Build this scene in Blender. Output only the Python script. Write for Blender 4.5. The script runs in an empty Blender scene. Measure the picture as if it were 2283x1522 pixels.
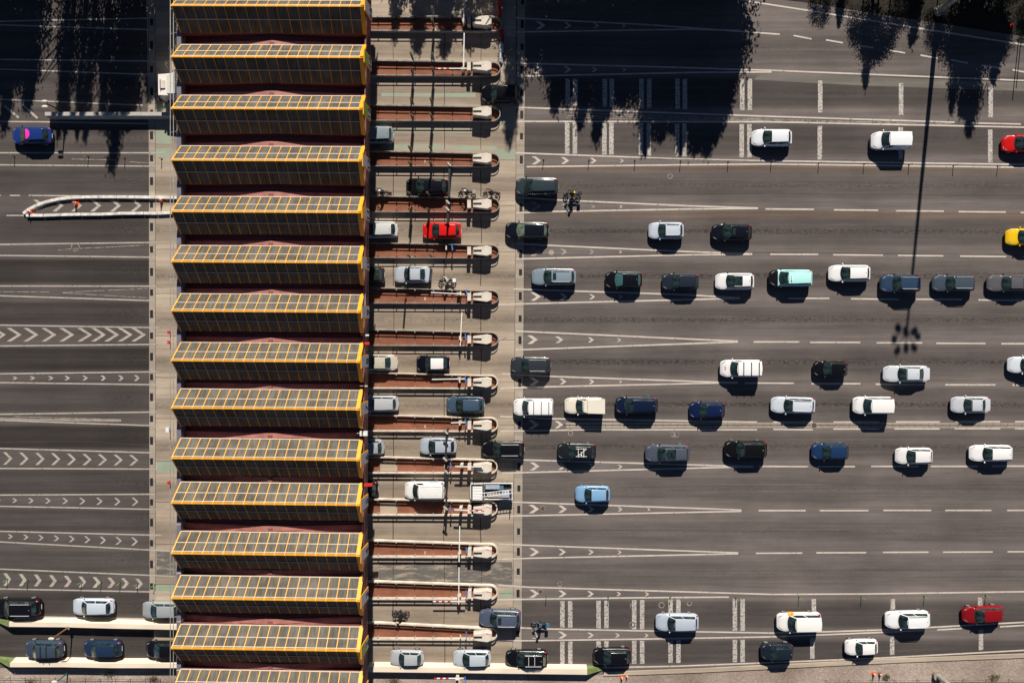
import bpy, bmesh, math, random
from mathutils import Vector, Matrix, noise as mnoise
random.seed(7)
S = bpy.context.scene
C = S.collection
R = math.radians
# ---------------------------------------------------------------- camera, sky, sun
FP, HC, CX, CY, NAD = 1700.0, 85.0, 1141.5, 761.0, 720.0
TH = math.atan((CY - NAD) / FP)
cam_d = bpy.data.cameras.new('camera'); cam = bpy.data.objects.new('camera', cam_d); C.objects.link(cam)
cam.location = (0, 0, HC); cam.rotation_euler = (-TH, 0, 0)
cam_d.sensor_width = 36.0; cam_d.lens = 36.0 * FP / 2283.0; cam_d.clip_end = 1000
S.camera = cam
w = bpy.data.worlds.new('World'); S.world = w; w.use_nodes = True
nt = w.node_tree; sky = nt.nodes.new('ShaderNodeTexSky'); sky.sky_type = 'NISHITA'; sky.sun_disc = False
sky.air_density = 0.45; sky.dust_density = 0.0; sky.ozone_density = 1.5; sky.altitude = 600
SD = Vector((-0.115, -1.33, -1.0)).normalized()
sky.sun_elevation = math.asin(-SD.z); sky.sun_rotation = math.atan2(-SD.x, -SD.y)
nt.links.new(sky.outputs[0], nt.nodes['Background'].inputs[0]); nt.nodes['Background'].inputs[1].default_value = 0.05
sl = bpy.data.lights.new('sun', 'SUN'); sl.energy = 5.0; sl.angle = R(0.5); sl.color = (1.0, 0.925, 0.82)
so = bpy.data.objects.new('sun', sl); C.objects.link(so); so.rotation_euler = SD.to_track_quat('-Z', 'Y').to_euler()
S.view_settings.view_transform = 'Standard'; S.view_settings.look = 'None'; S.view_settings.exposure = 0.38
S.render.resolution_x = 1024; S.render.resolution_y = 682
S.render.engine = 'CYCLES'; S.cycles.diffuse_bounces = 2

def G(px, py, z=0.0):
    """photo position of a point at height z -> place in the world"""
    x, y, zz = px - CX, CY - py, -FP
    c, s = math.cos(-TH), math.sin(-TH)
    y2, z2 = y * c - zz * s, y * s + zz * c
    t = (z - HC) / z2
    return Vector((x * t, y2 * t, z))

# ---------------------------------------------------------------- materials
def nodes_mat(name):
    m = bpy.data.materials.new(name); m.use_nodes = True
    return m, m.node_tree, m.node_tree.nodes['Principled BSDF']
_mc = {}
def mat(name, col, rough=0.6, metal=0.0, var=0.12, scale=3.0, coat=0.0, bump=0.0, stretch=None, spec=0.5):
    """principled paint / metal / plastic with gentle procedural variation"""
    k = (name, tuple(col), rough, metal)
    if k in _mc: return _mc[k]
    m, t, b = nodes_mat(name)
    tc = t.nodes.new('ShaderNodeTexCoord'); mp = t.nodes.new('ShaderNodeMapping')
    if stretch: mp.inputs['Scale'].default_value = stretch
    t.links.new(tc.outputs['Object'], mp.inputs[0])
    n = t.nodes.new('ShaderNodeTexNoise'); n.inputs['Scale'].default_value = scale; n.inputs['Detail'].default_value = 6
    t.links.new(mp.outputs[0], n.inputs[0])
    mx = t.nodes.new('ShaderNodeMix'); mx.data_type = 'RGBA'
    rr = t.nodes.new('ShaderNodeMapRange'); rr.inputs[1].default_value = 0.3; rr.inputs[2].default_value = 0.7
    t.links.new(n.outputs[0], rr.inputs[0]); t.links.new(rr.outputs[0], mx.inputs[0])
    mx.inputs[6].default_value = [c * (1 - var) for c in col] + [1]; mx.inputs[7].default_value = [min(1, c * (1 + var)) for c in col] + [1]
    t.links.new(mx.outputs[2], b.inputs['Base Color'])
    b.inputs['Roughness'].default_value = rough; b.inputs['Metallic'].default_value = metal
    b.inputs['Coat Weight'].default_value = coat; b.inputs['Coat Roughness'].default_value = 0.04
    b.inputs['Specular IOR Level'].default_value = spec
    if bump:
        bp = t.nodes.new('ShaderNodeBump'); bp.inputs[0].default_value = bump; bp.inputs[1].default_value = 0.02
        t.links.new(n.outputs[0], bp.inputs['Height']); t.links.new(bp.outputs[0], b.inputs['Normal'])
    _mc[k] = m
    return m

def ground_mat(name, lo, hi, stain=None, streak=(0.05, 1.2), grain=14.0, attr=None, rough=0.9, crack=0.0, gr=0.16):
    """road / concrete: large blotches, streaks along the driving direction, fine grain, optional wear attribute"""
    m, t, b = nodes_mat(name)
    L, N = t.links.new, t.nodes.new
    g = N('ShaderNodeNewGeometry')
    def noise(scale, sc=(1, 1, 1), det=5, ro=0.55):
        mp = N('ShaderNodeMapping'); mp.inputs['Scale'].default_value = sc; L(g.outputs['Position'], mp.inputs[0])
        n = N('ShaderNodeTexNoise'); n.inputs['Scale'].default_value = scale; n.inputs['Detail'].default_value = det
        n.inputs['Roughness'].default_value = ro; L(mp.outputs[0], n.inputs[0]); return n.outputs[0]
    def mr(x, a, c, lo_=0.0, hi_=1.0):
        r = N('ShaderNodeMapRange'); r.inputs[1].default_value = a; r.inputs[2].default_value = c
        r.inputs[3].default_value = lo_; r.inputs[4].default_value = hi_; L(x, r.inputs[0]); return r.outputs[0]
    def mul(a, c):
        r = N('ShaderNodeMath'); r.operation = 'MULTIPLY'; L(a, r.inputs[0])
        if isinstance(c, float): r.inputs[1].default_value = c
        else: L(c, r.inputs[1])
        return r.outputs[0]
    mx = N('ShaderNodeMix'); mx.data_type = 'RGBA'; mx.inputs[6].default_value = lo + (1,); mx.inputs[7].default_value = hi + (1,)
    L(mr(noise(0.12, det=6), 0.3, 0.7), mx.inputs[0])
    f = mul(mr(noise(1.0, (streak[0], streak[1], 1), 6, 0.65), 0.28, 0.72, 0.72, 1.24), mr(noise(grain, det=3, ro=0.7), 0.25, 0.75, 1 - gr, 1 + gr))
    f = mul(f, mr(noise(1.0, (streak[0] * .8, streak[1] * 5, 1), 4, 0.6), 0.3, 0.7, 0.88, 1.1))
    f = mul(f, mr(noise(1.3, (0.35, 1, 1), 5, 0.7), 0.2, 0.8, 0.88, 1.12))
    col = mx.outputs[2]
    if attr:
        a = N('ShaderNodeAttribute'); a.attribute_name = attr
        sp = N('ShaderNodeSeparateColor'); L(a.outputs['Color'], sp.inputs[0])
        f = mul(f, sp.outputs[0])
        # oil stains: amount in green channel, broken by noise
        st = mul(sp.outputs[1], mr(noise(5.0, (0.45, 1.3, 1), 8, 0.8), 0.44, 0.60))
        mo = N('ShaderNodeMix'); mo.data_type = 'RGBA'; L(st, mo.inputs[0]); L(col, mo.inputs[6])
        mo.inputs[7].default_value = (stain or (0.02, 0.016, 0.014)) + (1,)
        col = mo.outputs[2]
    if crack:
        v = N('ShaderNodeTexVoronoi'); v.feature = 'DISTANCE_TO_EDGE'; v.inputs['Scale'].default_value = 0.35
        L(g.outputs['Position'], v.inputs[0])
        f = mul(f, mr(v.outputs['Distance'], 0.0, 0.012, 1 - crack, 1.0))
    vm = N('ShaderNodeVectorMath'); vm.operation = 'SCALE'; L(col, vm.inputs[0]); L(f, vm.inputs['Scale'])
    L(vm.outputs[0], b.inputs['Base Color']); b.inputs['Roughness'].default_value = rough
    b.inputs['Specular IOR Level'].default_value = 0.25
    bp = N('ShaderNodeBump'); bp.inputs[0].default_value = 0.25; bp.inputs[1].default_value = 0.01
    L(noise(20.0, det=3), bp.inputs['Height']); L(bp.outputs[0], b.inputs['Normal'])
    return m

def worn_paint(name, col, under, amount=0.42, scale=3.0, stretch=None):
    m, t, b = nodes_mat(name); L, N = t.links.new, t.nodes.new
    g = N('ShaderNodeNewGeometry')
    n = N('ShaderNodeTexNoise'); n.inputs['Scale'].default_value = scale; n.inputs['Detail'].default_value = 9; n.inputs['Roughness'].default_value = 0.75
    if stretch:
        mp = N('ShaderNodeMapping'); mp.inputs['Scale'].default_value = stretch; L(g.outputs['Position'], mp.inputs[0]); L(mp.outputs[0], n.inputs[0])
    else: L(g.outputs['Position'], n.inputs[0])
    r = N('ShaderNodeMapRange'); r.inputs[1].default_value = amount - 0.05; r.inputs[2].default_value = amount + 0.06; L(n.outputs[0], r.inputs[0])
    n2 = N('ShaderNodeTexNoise'); n2.inputs['Scale'].default_value = 0.6; n2.inputs['Detail'].default_value = 4; L(g.outputs['Position'], n2.inputs[0])
    c2 = N('ShaderNodeMix'); c2.data_type = 'RGBA'; L(n2.outputs[0], c2.inputs[0])
    c2.inputs[6].default_value = [c * 0.7 for c in col] + [1]; c2.inputs[7].default_value = [min(1, c * 1.2) for c in col] + [1]
    mx = N('ShaderNodeMix'); mx.data_type = 'RGBA'; L(r.outputs[0], mx.inputs[0]); mx.inputs[6].default_value = under + (1,); L(c2.outputs[2], mx.inputs[7])
    L(mx.outputs[2], b.inputs['Base Color']); b.inputs['Roughness'].default_value = 0.8
    return m

ASPH_LO, ASPH_HI = (0.125, 0.106, 0.100), (0.172, 0.147, 0.138)
M_asphalt = ground_mat('asphalt', ASPH_LO, ASPH_HI, attr='wear')
M_concrete = ground_mat('concrete', (0.33, 0.265, 0.205), (0.43, 0.355, 0.28), stain=(0.10, 0.07, 0.05), attr='wear', streak=(0.08, 1.6))
M_strip = ground_mat('drain concrete', (0.30, 0.255, 0.21), (0.38, 0.325, 0.27))
M_patch = ground_mat('dark patch on concrete', (0.11, 0.1, 0.09), (0.16, 0.14, 0.125), streak=(0.25, 3.0))
M_green = worn_paint('faded green paint', (0.27, 0.35, 0.255), (0.34, 0.30, 0.235), 0.48, 1.0, (.5, 1.5, 1))
M_gravel = ground_mat('gravel verge', (0.22, 0.17, 0.14), (0.47, 0.385, 0.33), streak=(3, 3), grain=9.0, attr=None, gr=0.5)
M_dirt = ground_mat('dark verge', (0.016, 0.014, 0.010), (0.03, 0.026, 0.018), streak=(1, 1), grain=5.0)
M_kerb = ground_mat('kerb stone', (0.36, 0.30, 0.23), (0.46, 0.38, 0.30))
M_paint = worn_paint('road paint', (0.56, 0.50, 0.44), (0.13, 0.11, 0.10), 0.385)
M_paint2 = worn_paint('old road paint', (0.42, 0.38, 0.34), (0.085, 0.075, 0.07), 0.40, 4.0)
M_faint = worn_paint('faded road paint', (0.36, 0.32, 0.29), (0.12, 0.10, 0.09), 0.46, 2.0)
M_rumble = worn_paint('rumble bar paint', (0.50, 0.46, 0.42), (0.10, 0.085, 0.08), 0.455, 5.0)
M_joint = mat('joint', (0.03, 0.027, 0.024), 0.9)
M_grate = mat('iron grate', (0.012, 0.011, 0.012), 0.8)
M_red_pave = ground_mat('red island paving', (0.20, 0.075, 0.045), (0.28, 0.115, 0.07), streak=(0.5, 1))
M_steel = mat('galvanised steel', (0.42, 0.40, 0.37), 0.55, 0.3, 0.25, 1.5)
M_rail_lit = mat('sunlit guard beam', (0.56, 0.50, 0.42), 0.6, 0.0, 0.25, 1.2)  # cream of the sunlit side, put into the beam colour
M_dsteel = mat('dark steel', (0.03, 0.03, 0.032), 0.5, 0.2)
M_rail_shade = mat('shaded guard beam', (0.30, 0.28, 0.25), 0.55, 0.2, 0.35, 1.2)  # same beam, darkened for the upper islands where its shaded side shows
M_block = mat('cast island block', (0.62, 0.56, 0.48), 0.8, 0, 0.15, 1.5)
M_black = mat('black rubber', (0.012, 0.012, 0.013), 0.7)
M_white = mat('white plastic', (0.75, 0.75, 0.73), 0.5, 0, 0.15, 1.0)
M_redp = mat('red plastic', (0.55, 0.03, 0.025), 0.5)
M_bluep = mat('blue plate', (0.08, 0.22, 0.55), 0.5)
M_orange = mat('orange cone plastic', (0.85, 0.13, 0.02), 0.5)
M_greenp = mat('green post plastic', (0.12, 0.42, 0.06), 0.5)
M_yellow = mat('yellow enamel', (0.82, 0.37, 0.012), 0.45, 0, 0.08, 0.8)
M_white_bar = mat('pale aluminium bar', (0.72, 0.62, 0.50), 0.5)
M_maroon = mat('maroon roof sheet', (0.085, 0.024, 0.028), 0.55, 0, 0.2, 1.0, stretch=(0.3, 2, 1))
M_flash_lit = mat('sun-bright flashing', (0.36, 0.145, 0.12), 0.6, 0, 0.25, 1.0)  # lightened beyond the deck sheet so the sunlit arc shows brighter
M_pink = mat('faded red sheet', (0.20, 0.075, 0.068), 0.6, 0, 0.2, 2.0)
M_lilac = mat('grey cladding', (0.16, 0.155, 0.19), 0.5)
M_panelblue = mat('pale panel', (0.34, 0.38, 0.48), 0.5)
M_panelgreen = mat('green panel', (0.16, 0.27, 0.03), 0.5)
M_parapet = mat('cream parapet concrete', (0.74, 0.64, 0.51), 0.85, 0, 0.12, 0.8, stretch=(0.3, 1, 1))
M_moss = mat('green parapet end', (0.17, 0.22, 0.07), 0.9, 0, 0.25, 1.5)
M_bark = mat('bark', (0.06, 0.045, 0.032), 0.95)
M_leaf = mat('dark conifer foliage', (0.035, 0.05, 0.018), 0.85, 0, 0.5, 1.0)
M_leaf2 = mat('broadleaf foliage', (0.045, 0.065, 0.02), 0.85, 0, 0.5, 1.0)
M_scrub = mat('dry scrub', (0.16, 0.14, 0.07), 0.95, 0, 0.4, 2.0)

def glazing_mat():
    m, t, b = nodes_mat('weathered roof glazing'); L, N = t.links.new, t.nodes.new
    tc = N('ShaderNodeTexCoord')
    n = N('ShaderNodeTexNoise'); n.inputs['Scale'].default_value = 0.55; n.inputs['Detail'].default_value = 7; L(tc.outputs['Object'], n.inputs[0])
    mp = N('ShaderNodeMapping'); mp.inputs['Scale'].default_value = (6, 0.8, 0.8); L(tc.outputs['Object'], mp.inputs[0])
    n2 = N('ShaderNodeTexNoise'); n2.inputs['Scale'].default_value = 1.0; n2.inputs['Detail'].default_value = 5; L(mp.outputs[0], n2.inputs[0])
    ad = N('ShaderNodeMath'); ad.operation = 'ADD'; L(n.outputs[0], ad.inputs[0]); L(n2.outputs[0], ad.inputs[1])
    r = N('ShaderNodeMapRange'); r.inputs[1].default_value = 0.75; r.inputs[2].default_value = 1.25; L(ad.outputs[0], r.inputs[0])
    mx = N('ShaderNodeMix'); mx.data_type = 'RGBA'; L(r.outputs[0], mx.inputs[0])
    mx.inputs[6].default_value = (0.066, 0.062, 0.051, 1); mx.inputs[7].default_value = (0.145, 0.134, 0.111, 1)
    L(mx.outputs[2], b.inputs['Base Color']); b.inputs['Roughness'].default_value = 0.6; b.inputs['Specular IOR Level'].default_value = 0.12
    return m
M_glaz = glazing_mat()

# ---------------------------------------------------------------- mesh builder
class MB:
    def __init__(s): s.v = []; s.f = []; s.m = []; s.mats = []
    def mi(s, m):
        if m not in s.mats: s.mats.append(m)
        return s.mats.index(m)
    def add(s, vs, fs, m):
        o = len(s.v); k = s.mi(m)
        s.v += [tuple(v) for v in vs]
        for f in fs: s.f.append([i + o for i in f]); s.m.append(k)
    def box(s, x0, x1, y0, y1, z0, z1, m):
        vs = [(x, y, z) for z in (z0, z1) for y in (y0, y1) for x in (x0, x1)]
        s.add(vs, [(0, 2, 3, 1), (4, 5, 7, 6), (0, 1, 5, 4), (2, 6, 7, 3), (0, 4, 6, 2), (1, 3, 7, 5)], m)
    def bar(s, a, b, wd, hg, m):
        a, b = Vector(a), Vector(b); d = (b - a)
        u = d.cross(Vector((0, 0, 1)));
        if u.length < 1e-6: u = Vector((1, 0, 0))
        u.normalize(); n = u.cross(d).normalized()
        u *= wd / 2; n *= hg / 2
        vs = [a - u - n, a + u - n, a + u + n, a - u + n, b - u - n, b + u - n, b + u + n, b - u + n]
        s.add(vs, [(0, 1, 2, 3), (7, 6, 5, 4), (0, 4, 5, 1), (1, 5, 6, 2), (2, 6, 7, 3), (3, 7, 4, 0)], m)
    def cyl(s, a, b, r0, m, r1=None, n=10, caps=True):
        a, b = Vector(a), Vector(b); d = (b - a).normalized(); r1 = r0 if r1 is None else r1
        u = d.orthogonal().normalized(); q = d.cross(u)
        vs = []
        for p, r in ((a, r0), (b, r1)):
            for i in range(n):
                t = 2 * math.pi * i / n; vs.append(p + (u * math.cos(t) + q * math.sin(t)) * r)
        fs = [(i, (i + 1) % n, n + (i + 1) % n, n + i) for i in range(n)]
        if caps: fs += [tuple(range(n))[::-1], tuple(range(n, 2 * n))]
        s.add(vs, fs, m)
    def ell(s, c, rx, ry, rz, m, nu=12, nv=8):
        vs = []; fs = []
        for j in range(nv + 1):
            ph = math.pi * j / nv
            for i in range(nu):
                t = 2 * math.pi * i / nu
                vs.append((c[0] + rx * math.sin(ph) * math.cos(t), c[1] + ry * math.sin(ph) * math.sin(t), c[2] + rz * math.cos(ph)))
        for j in range(nv):
            for i in range(nu):
                fs.append((j * nu + i, (j + 1) * nu + i, (j + 1) * nu + (i + 1) % nu, j * nu + (i + 1) % nu))
        s.add(vs, fs, m)
    def prism(s, poly, z0, z1, m, bottom=True):
        n = len(poly); vs = [(p[0], p[1], z0) for p in poly] + [(p[0], p[1], z1) for p in poly]
        fs = [tuple(range(n, 2 * n))] + [(i, (i + 1) % n, n + (i + 1) % n, n + i) for i in range(n)]
        if bottom: fs.append(tuple(range(n))[::-1])
        s.add(vs, fs, m)
    def poly(s, pts, z, m):
        s.add([(p[0], p[1], z) for p in pts], [tuple(range(len(pts)))], m)
    def strip(s, pts, wd, z, m):
        """flat painted line along a polyline of world points"""
        P = [Vector((p[0], p[1], 0)) for p in pts]; vs = []
        for i, p in enumerate(P):
            d = (P[min(i + 1, len(P) - 1)] - P[max(i - 1, 0)]).normalized(); n = Vector((-d.y, d.x, 0)) * wd / 2
            vs += [(p.x + n.x, p.y + n.y, z), (p.x - n.x, p.y - n.y, z)]
        s.add(vs, [(2 * i, 2 * i + 1, 2 * i + 3, 2 * i + 2) for i in range(len(P) - 1)], m)
    def sweep(s, pts, prof, m, closed_prof=True, caps=True):
        """prof: list of (offset, z) swept along a horizontal polyline"""
        P = [Vector((p[0], p[1], 0)) for p in pts]; k = len(prof); vs = []
        for i, p in enumerate(P):
            d = (P[min(i + 1, len(P) - 1)] - P[max(i - 1, 0)]).normalized(); n = Vector((-d.y, d.x, 0))
            for o, z in prof: vs.append((p.x + n.x * o, p.y + n.y * o, z))
        fs = []
        for i in range(len(P) - 1):
            for j in range(k if closed_prof else k - 1):
                a = i * k + j; b_ = i * k + (j + 1) % k
                fs.append((a, b_, b_ + k, a + k))
        if caps: fs += [tuple(range(k)), tuple(range((len(P) - 1) * k, len(P) * k))[::-1]]
        s.add(vs, fs, m)
    def build(s, name, parent=None, smooth=False, loc=None):
        me = bpy.data.meshes.new(name); me.from_pydata(s.v, [], s.f); me.update()
        for m in s.mats: me.materials.append(m)
        me.polygons.foreach_set('material_index', s.m)
        bm = bmesh.new(); bm.from_mesh(me); bmesh.ops.recalc_face_normals(bm, faces=bm.faces); bm.to_mesh(me); bm.free()
        if smooth: me.polygons.foreach_set('use_smooth', [True] * len(me.polygons))
        o = bpy.data.objects.new(name, me); C.objects.link(o)
        if parent: o.parent = parent
        if loc is not None: o.location = loc
        return o

def tag(o, label=None, cat=None, group=None, kind=None):
    if label: o['label'] = label
    if cat: o['category'] = cat
    if group: o['group'] = group
    if kind: o['kind'] = kind
    return o
def empty(name, loc, label, cat, group=None, rz=0.0):
    o = bpy.data.objects.new(name, None); C.objects.link(o); o.location = loc; o.rotation_euler = (0, 0, rz)
    o.empty_display_size = 0.3
    return tag(o, label, cat, group)
def copy_tree(o, parent=None):
    c = o.copy(); C.objects.link(c); c.parent = parent
    for ch in list(o.children): copy_tree(ch, c)
    return c
ORD = ['first', 'second', 'third', 'fourth', 'fifth', 'sixth', 'seventh', 'eighth', 'ninth', 'tenth', 'eleventh', 'twelfth', 'thirteenth',
       'fourteenth', 'fifteenth', 'sixteenth', 'seventeenth', 'eighteenth', 'nineteenth', 'twentieth', 'twenty-first', 'twenty-second',
       'twenty-third', 'twenty-fourth', 'twenty-fifth', 'twenty-sixth', 'twenty-seventh', 'twenty-eighth', 'twenty-ninth', 'thirtieth']

# ---------------------------------------------------------------- ground, roads, aprons
b = MB(); b.poly([(-400, -400), (400, -400), (400, 400), (-400, 400)], -0.05, M_gravel)
tag(b.build('ground'), kind='structure')

def gy(py): return G(1141, py).y
def gauss(d, s): return math.exp(-d * d / (2 * s * s))
GORES = [55, 155, 256, 362, 463, 566, 663, 760, 852, 948, 1040, 1137, 1232, 1324, 1414, 1490]
LT = {(362, 463): (0.86, .5), (463, 566): (0.80, .85), (566, 663): (0.84, .9), (663, 760): (0.90, .8), (760, 852): (0.78, .95), (852, 948): (0.80, .95),
      (948, 1040): (0.84, .6), (1040, 1137): (0.96, .25), (1137, 1232): (0.98, .15), (1232, 1324): (0.97, .1), (1324, 1414): (0.60, .15), (1414, 1490): (0.60, .15),
      (155, 256): (0.58, .2), (256, 362): (0.64, .2)}
def wear_right(x, y):
    t, st = 1.0, 0.0
    for i in range(len(GORES) - 1):
        a, c = GORES[i], GORES[i + 1]; ya, yc = gy(a), gy(c); m = (ya + yc) / 2; hw = (ya - yc) / 2
        if yc <= y < ya:
            base, s0 = LT.get((a, c), (0.95, .2))
            e = min(1, max(0, (hw - abs(y - m)) / (0.22 * hw) - 0.9))
            t = 1.0 + (base - 1.0) * e
            t *= 1 - 0.16 * (gauss(y - m - 0.85, 0.35) + gauss(y - m + 0.85, 0.35))
            st = s0 * gauss(y - m + 0.05, 0.22) * 1.0 + 0.12 * gauss(y - m, 0.7)
            t *= 1 - 0.10 * gauss(y - m, 0.5)
    # pale verge strip beside the upper curve
    return t, st
LEFTL = [(0, 45, .6), (67, 135, .55), (167, 225, .6), (275, 341, .62), (375, 434, .52), (480, 543, .46), (574, 636, .30), (670, 726, .40), (770, 830, .30), (856, 920, .52), (945, 1003, .28), (1045, 1102, .48),
         (1132, 1187, .55), (1225, 1275, .62), (1316, 1376, .42), (1405, 1468, .42)]
def wear_left(x, y):
    t, st = 0.62, 0.0
    for a, c, v in LEFTL:
        ya, yc = gy(a), gy(c); m = (ya + yc) / 2; hw = (ya - yc) / 2
        if yc <= y < ya:
            e = min(1, max(0, (hw - abs(y - m)) / (0.25 * hw)))
            t = 0.62 + (v - 0.62) * e
            t *= 1 - 0.22 * (gauss(y - m - 0.85, 0.3) + gauss(y - m + 0.85, 0.3))
            st = 0.15 * gauss(y - m, 0.3) + 0.5 * gauss(y - m, 0.5) * gauss(x + 42.5, 2.0)
    return t, st
def wear_conc(x, y):
    t, st = 1.05, 0.0
    LC = [50, 153, 252, 355, 456, 560, 662, 755, 850, 947, 1038, 1134, 1226, 1320, 1412, 1495]
    for i in range(len(LC) - 1):
        ya, yc = gy(LC[i]), gy(LC[i + 1]); m = (ya + yc) / 2 - 0.35
        if yc <= y < ya:
            t = 1.10 - 0.40 * gauss(y - m, 0.75) - 0.12 * (gauss(y - m - .8, .25) + gauss(y - m + .8, .25))
            st = (0.95 if 440 < LC[i] < 990 else 0.35) * gauss(y - m - 0.15, 0.26) * (0.6 + 0.4 * mnoise.noise(Vector((x * .25, i * 3.1, 0))))
    return t, max(0, st)
def sheet(name, x0, x1, y0, y1, z, m, fn, sx=2.0, sy=0.14):
    nx = max(2, int((x1 - x0) / sx)); ny = max(2, int((y1 - y0) / sy))
    vs = [(x0 + (x1 - x0) * i / nx, y0 + (y1 - y0) * j / ny, z) for j in range(ny + 1) for i in range(nx + 1)]
    fs = [(j * (nx + 1) + i, j * (nx + 1) + i + 1, (j + 1) * (nx + 1) + i + 1, (j + 1) * (nx + 1) + i) for j in range(ny) for i in range(nx)]
    me = bpy.data.meshes.new(name); me.from_pydata(vs, [], fs); me.materials.append(m)
    at = me.color_attributes.new('wear', 'FLOAT_COLOR', 'POINT')
    buf = []
    for v in vs:
        a, s_ = fn(v[0], v[1]); buf += [a, s_, 0, 1]
    at.data.foreach_set('color', buf)
    o = bpy.data.objects.new(name, me); C.objects.link(o)
    return tag(o, kind='structure')
XDL, XDR = G(331, 700).x, G(1168, 760).x
sheet('road', XDR - 1.0, 62, gy(1530) - 3, 60, 0.0, M_asphalt, wear_right)
sheet('road', -62, XDL + 0.5, gy(1500), 60, 0.0, M_asphalt, wear_left)
sheet('concrete_apron', XDL + 0.2, G(1150, 700).x, gy(1512), 60, 0.004, M_concrete, wear_conc, sx=1.0)
# gravel verge and kerbs along the bottom
def P(l, z=0.0): return [G(x, y, z) for x, y in l]
b = MB()
b.poly([(p.x, p.y) for p in P([(1180, 1503), (1350, 1503), (1560, 1500), (1800, 1487), (2000, 1476), (2283, 1466), (2700, 1450), (2700, 1900), (1180, 1900)])], 0.010, M_gravel)
b.poly([(p.x, p.y) for p in P([(820, 1503), (1179, 1503), (1179, 1900), (820, 1900)])], 0.010, M_gravel)
b.poly([(p.x, p.y) for p in P([(-300, 1488), (0, 1488), (400, 1489), (400, 1900), (-300, 1900)])], 0.010, M_gravel)
tag(b.build('gravel_verge'), kind='structure')
b = MB(); kp = P([(1345, 1501), (1560, 1493), (1800, 1481), (2000, 1471), (2283, 1460), (2500, 1450)])
b.sweep(kp, [(-0.22, 0.0), (-0.22, 0.12), (0.22, 0.12), (0.24, 0.0)], M_kerb)
tag(b.build('kerb'), kind='structure')
# dark verge top right and top
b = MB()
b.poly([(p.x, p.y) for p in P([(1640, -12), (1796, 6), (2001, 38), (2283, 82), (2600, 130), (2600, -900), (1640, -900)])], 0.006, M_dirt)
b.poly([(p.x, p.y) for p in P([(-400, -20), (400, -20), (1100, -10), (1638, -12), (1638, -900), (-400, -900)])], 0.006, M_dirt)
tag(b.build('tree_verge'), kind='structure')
# pale shoulder band under the upper curve, darker asphalt overlays
M_band = ground_mat('pale resurfaced asphalt', (0.135, 0.125, 0.108), (0.175, 0.16, 0.14))
b = MB(); b.poly([(p.x, p.y) for p in P([(1700, 163), (2283, 184), (2500, 192), (2500, 211), (2283, 203), (1940, 192), (1680, 178)])], 0.003, M_band)
tag(b.build('road_shoulder'), kind='structure')
M_streak = ground_mat('brown gore asphalt', (0.125, 0.092, 0.072), (0.15, 0.115, 0.09))
b = MB()
for q in ([(1172, 477), (1700, 471), (2283, 475), (2283, 487), (1172, 482)], [(1172, 375), (1700, 371), (2283, 379), (2283, 388), (1700, 381), (1172, 381)]):
    b.poly([(p.x, p.y) for p in P(q)], 0.003, M_streak)
tag(b.build('road_repair_strip'), kind='structure')
# drain strips
b = MB()
b.poly([(p.x, p.y) for p in P([(1153, -60), (1172, -60), (1163, 1500), (1143, 1500)])], 0.008, M_strip)
b.poly([(p.x, p.y) for p in P([(331, -60), (346, -60), (347, 1400), (333, 1400)])], 0.008, M_strip)
tag(b.build('drain_strip'), kind='structure')
b = MB()
for q in ([(1153, -60), (1143, 1500)], [(1172, -60), (1163, 1500)], [(331, -60), (333, 1320)], [(346, -60), (347, 1320)]):
    b.strip(P(q), 0.04, 0.0105, M_joint)
for i, yy in enumerate([105, 208, 304, 409, 512, 607, 710, 805, 900, 995, 1088, 1184, 1273, 1365, 1460]):
    hw = 30
    for x in (877, 991, 1073) if i % 2 == 0 else (877, 990, 1072):
        b.strip(P([(x + random.uniform(-1, 1), yy - hw), (x + random.uniform(-1.5, 1.5), yy), (x + random.uniform(-1, 1), yy + hw)]), random.uniform(.05, .1), 0.0065, M_joint)
for yy in (456, 556, 654, 748, 841, 933, 1027, 1118, 1212, 1302):
    b.strip(P([(347, yy), (365, yy + random.uniform(-.6, .6)), (400, yy)]), 0.05, 0.0065, M_joint)
for yy in (150, 357, 459, 562, 660, 758, 852, 947, 1040, 1132, 1229, 1322): 
    b.strip(P([(1112, yy), (1148, yy)]), 0.04, 0.0065, M_joint)
tag(b.build('pavement_joints'), kind='structure')
b = MB()
b.poly([(p.x, p.y) for p in P([(845, 1252), (1142, 1252), (1142, 1304), (845, 1296)])], 0.0055, worn_paint('worn black coating', (0.125, 0.115, 0.105), (0.34, 0.28, 0.22), 0.44, 1.3, (.35, 1.5, 1)))
b.poly([(p.x, p.y) for p in P([(349, 1228), (392, 1230), (392, 1282), (349, 1282)])], 0.0055, worn_paint('worn black coating ', (0.125, 0.115, 0.105), (0.34, 0.28, 0.22), 0.44, 1.3, (.35, 1.5, 1)))
tag(b.build('worn_coating'), kind='structure')
b = MB()
for q in ([(1110, 333), (1150, 333), (1152, 358), (1108, 355)], [(850, 322), (1108, 326), (1108, 336), (850, 331)], [(1112, 262), (1153, 262), (1153, 275), (1100, 273)],
          [(850, 288), (1080, 290), (1080, 297), (850, 295)], [(347, 332), (383, 330), (383, 354), (347, 352)], [(347, 292), (383, 292), (383, 322), (347, 320)],
          [(347, 232), (380, 232), (380, 250), (347, 250)], [(347, 1303), (392, 1303), (392, 1318), (347, 1316)], [(350, 1028), (392, 1028), (392, 1052), (350, 1050)],
          [(850, 208), (1060, 208), (1060, 217), (850, 215)], [(1112, 1318), (1142, 1310), (1142, 1330), (1115, 1333)]):
    b.poly([(p.x, p.y) for p in P(q)], 0.0058, M_green)
tag(b.build('green_paint'), kind='structure')

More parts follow.
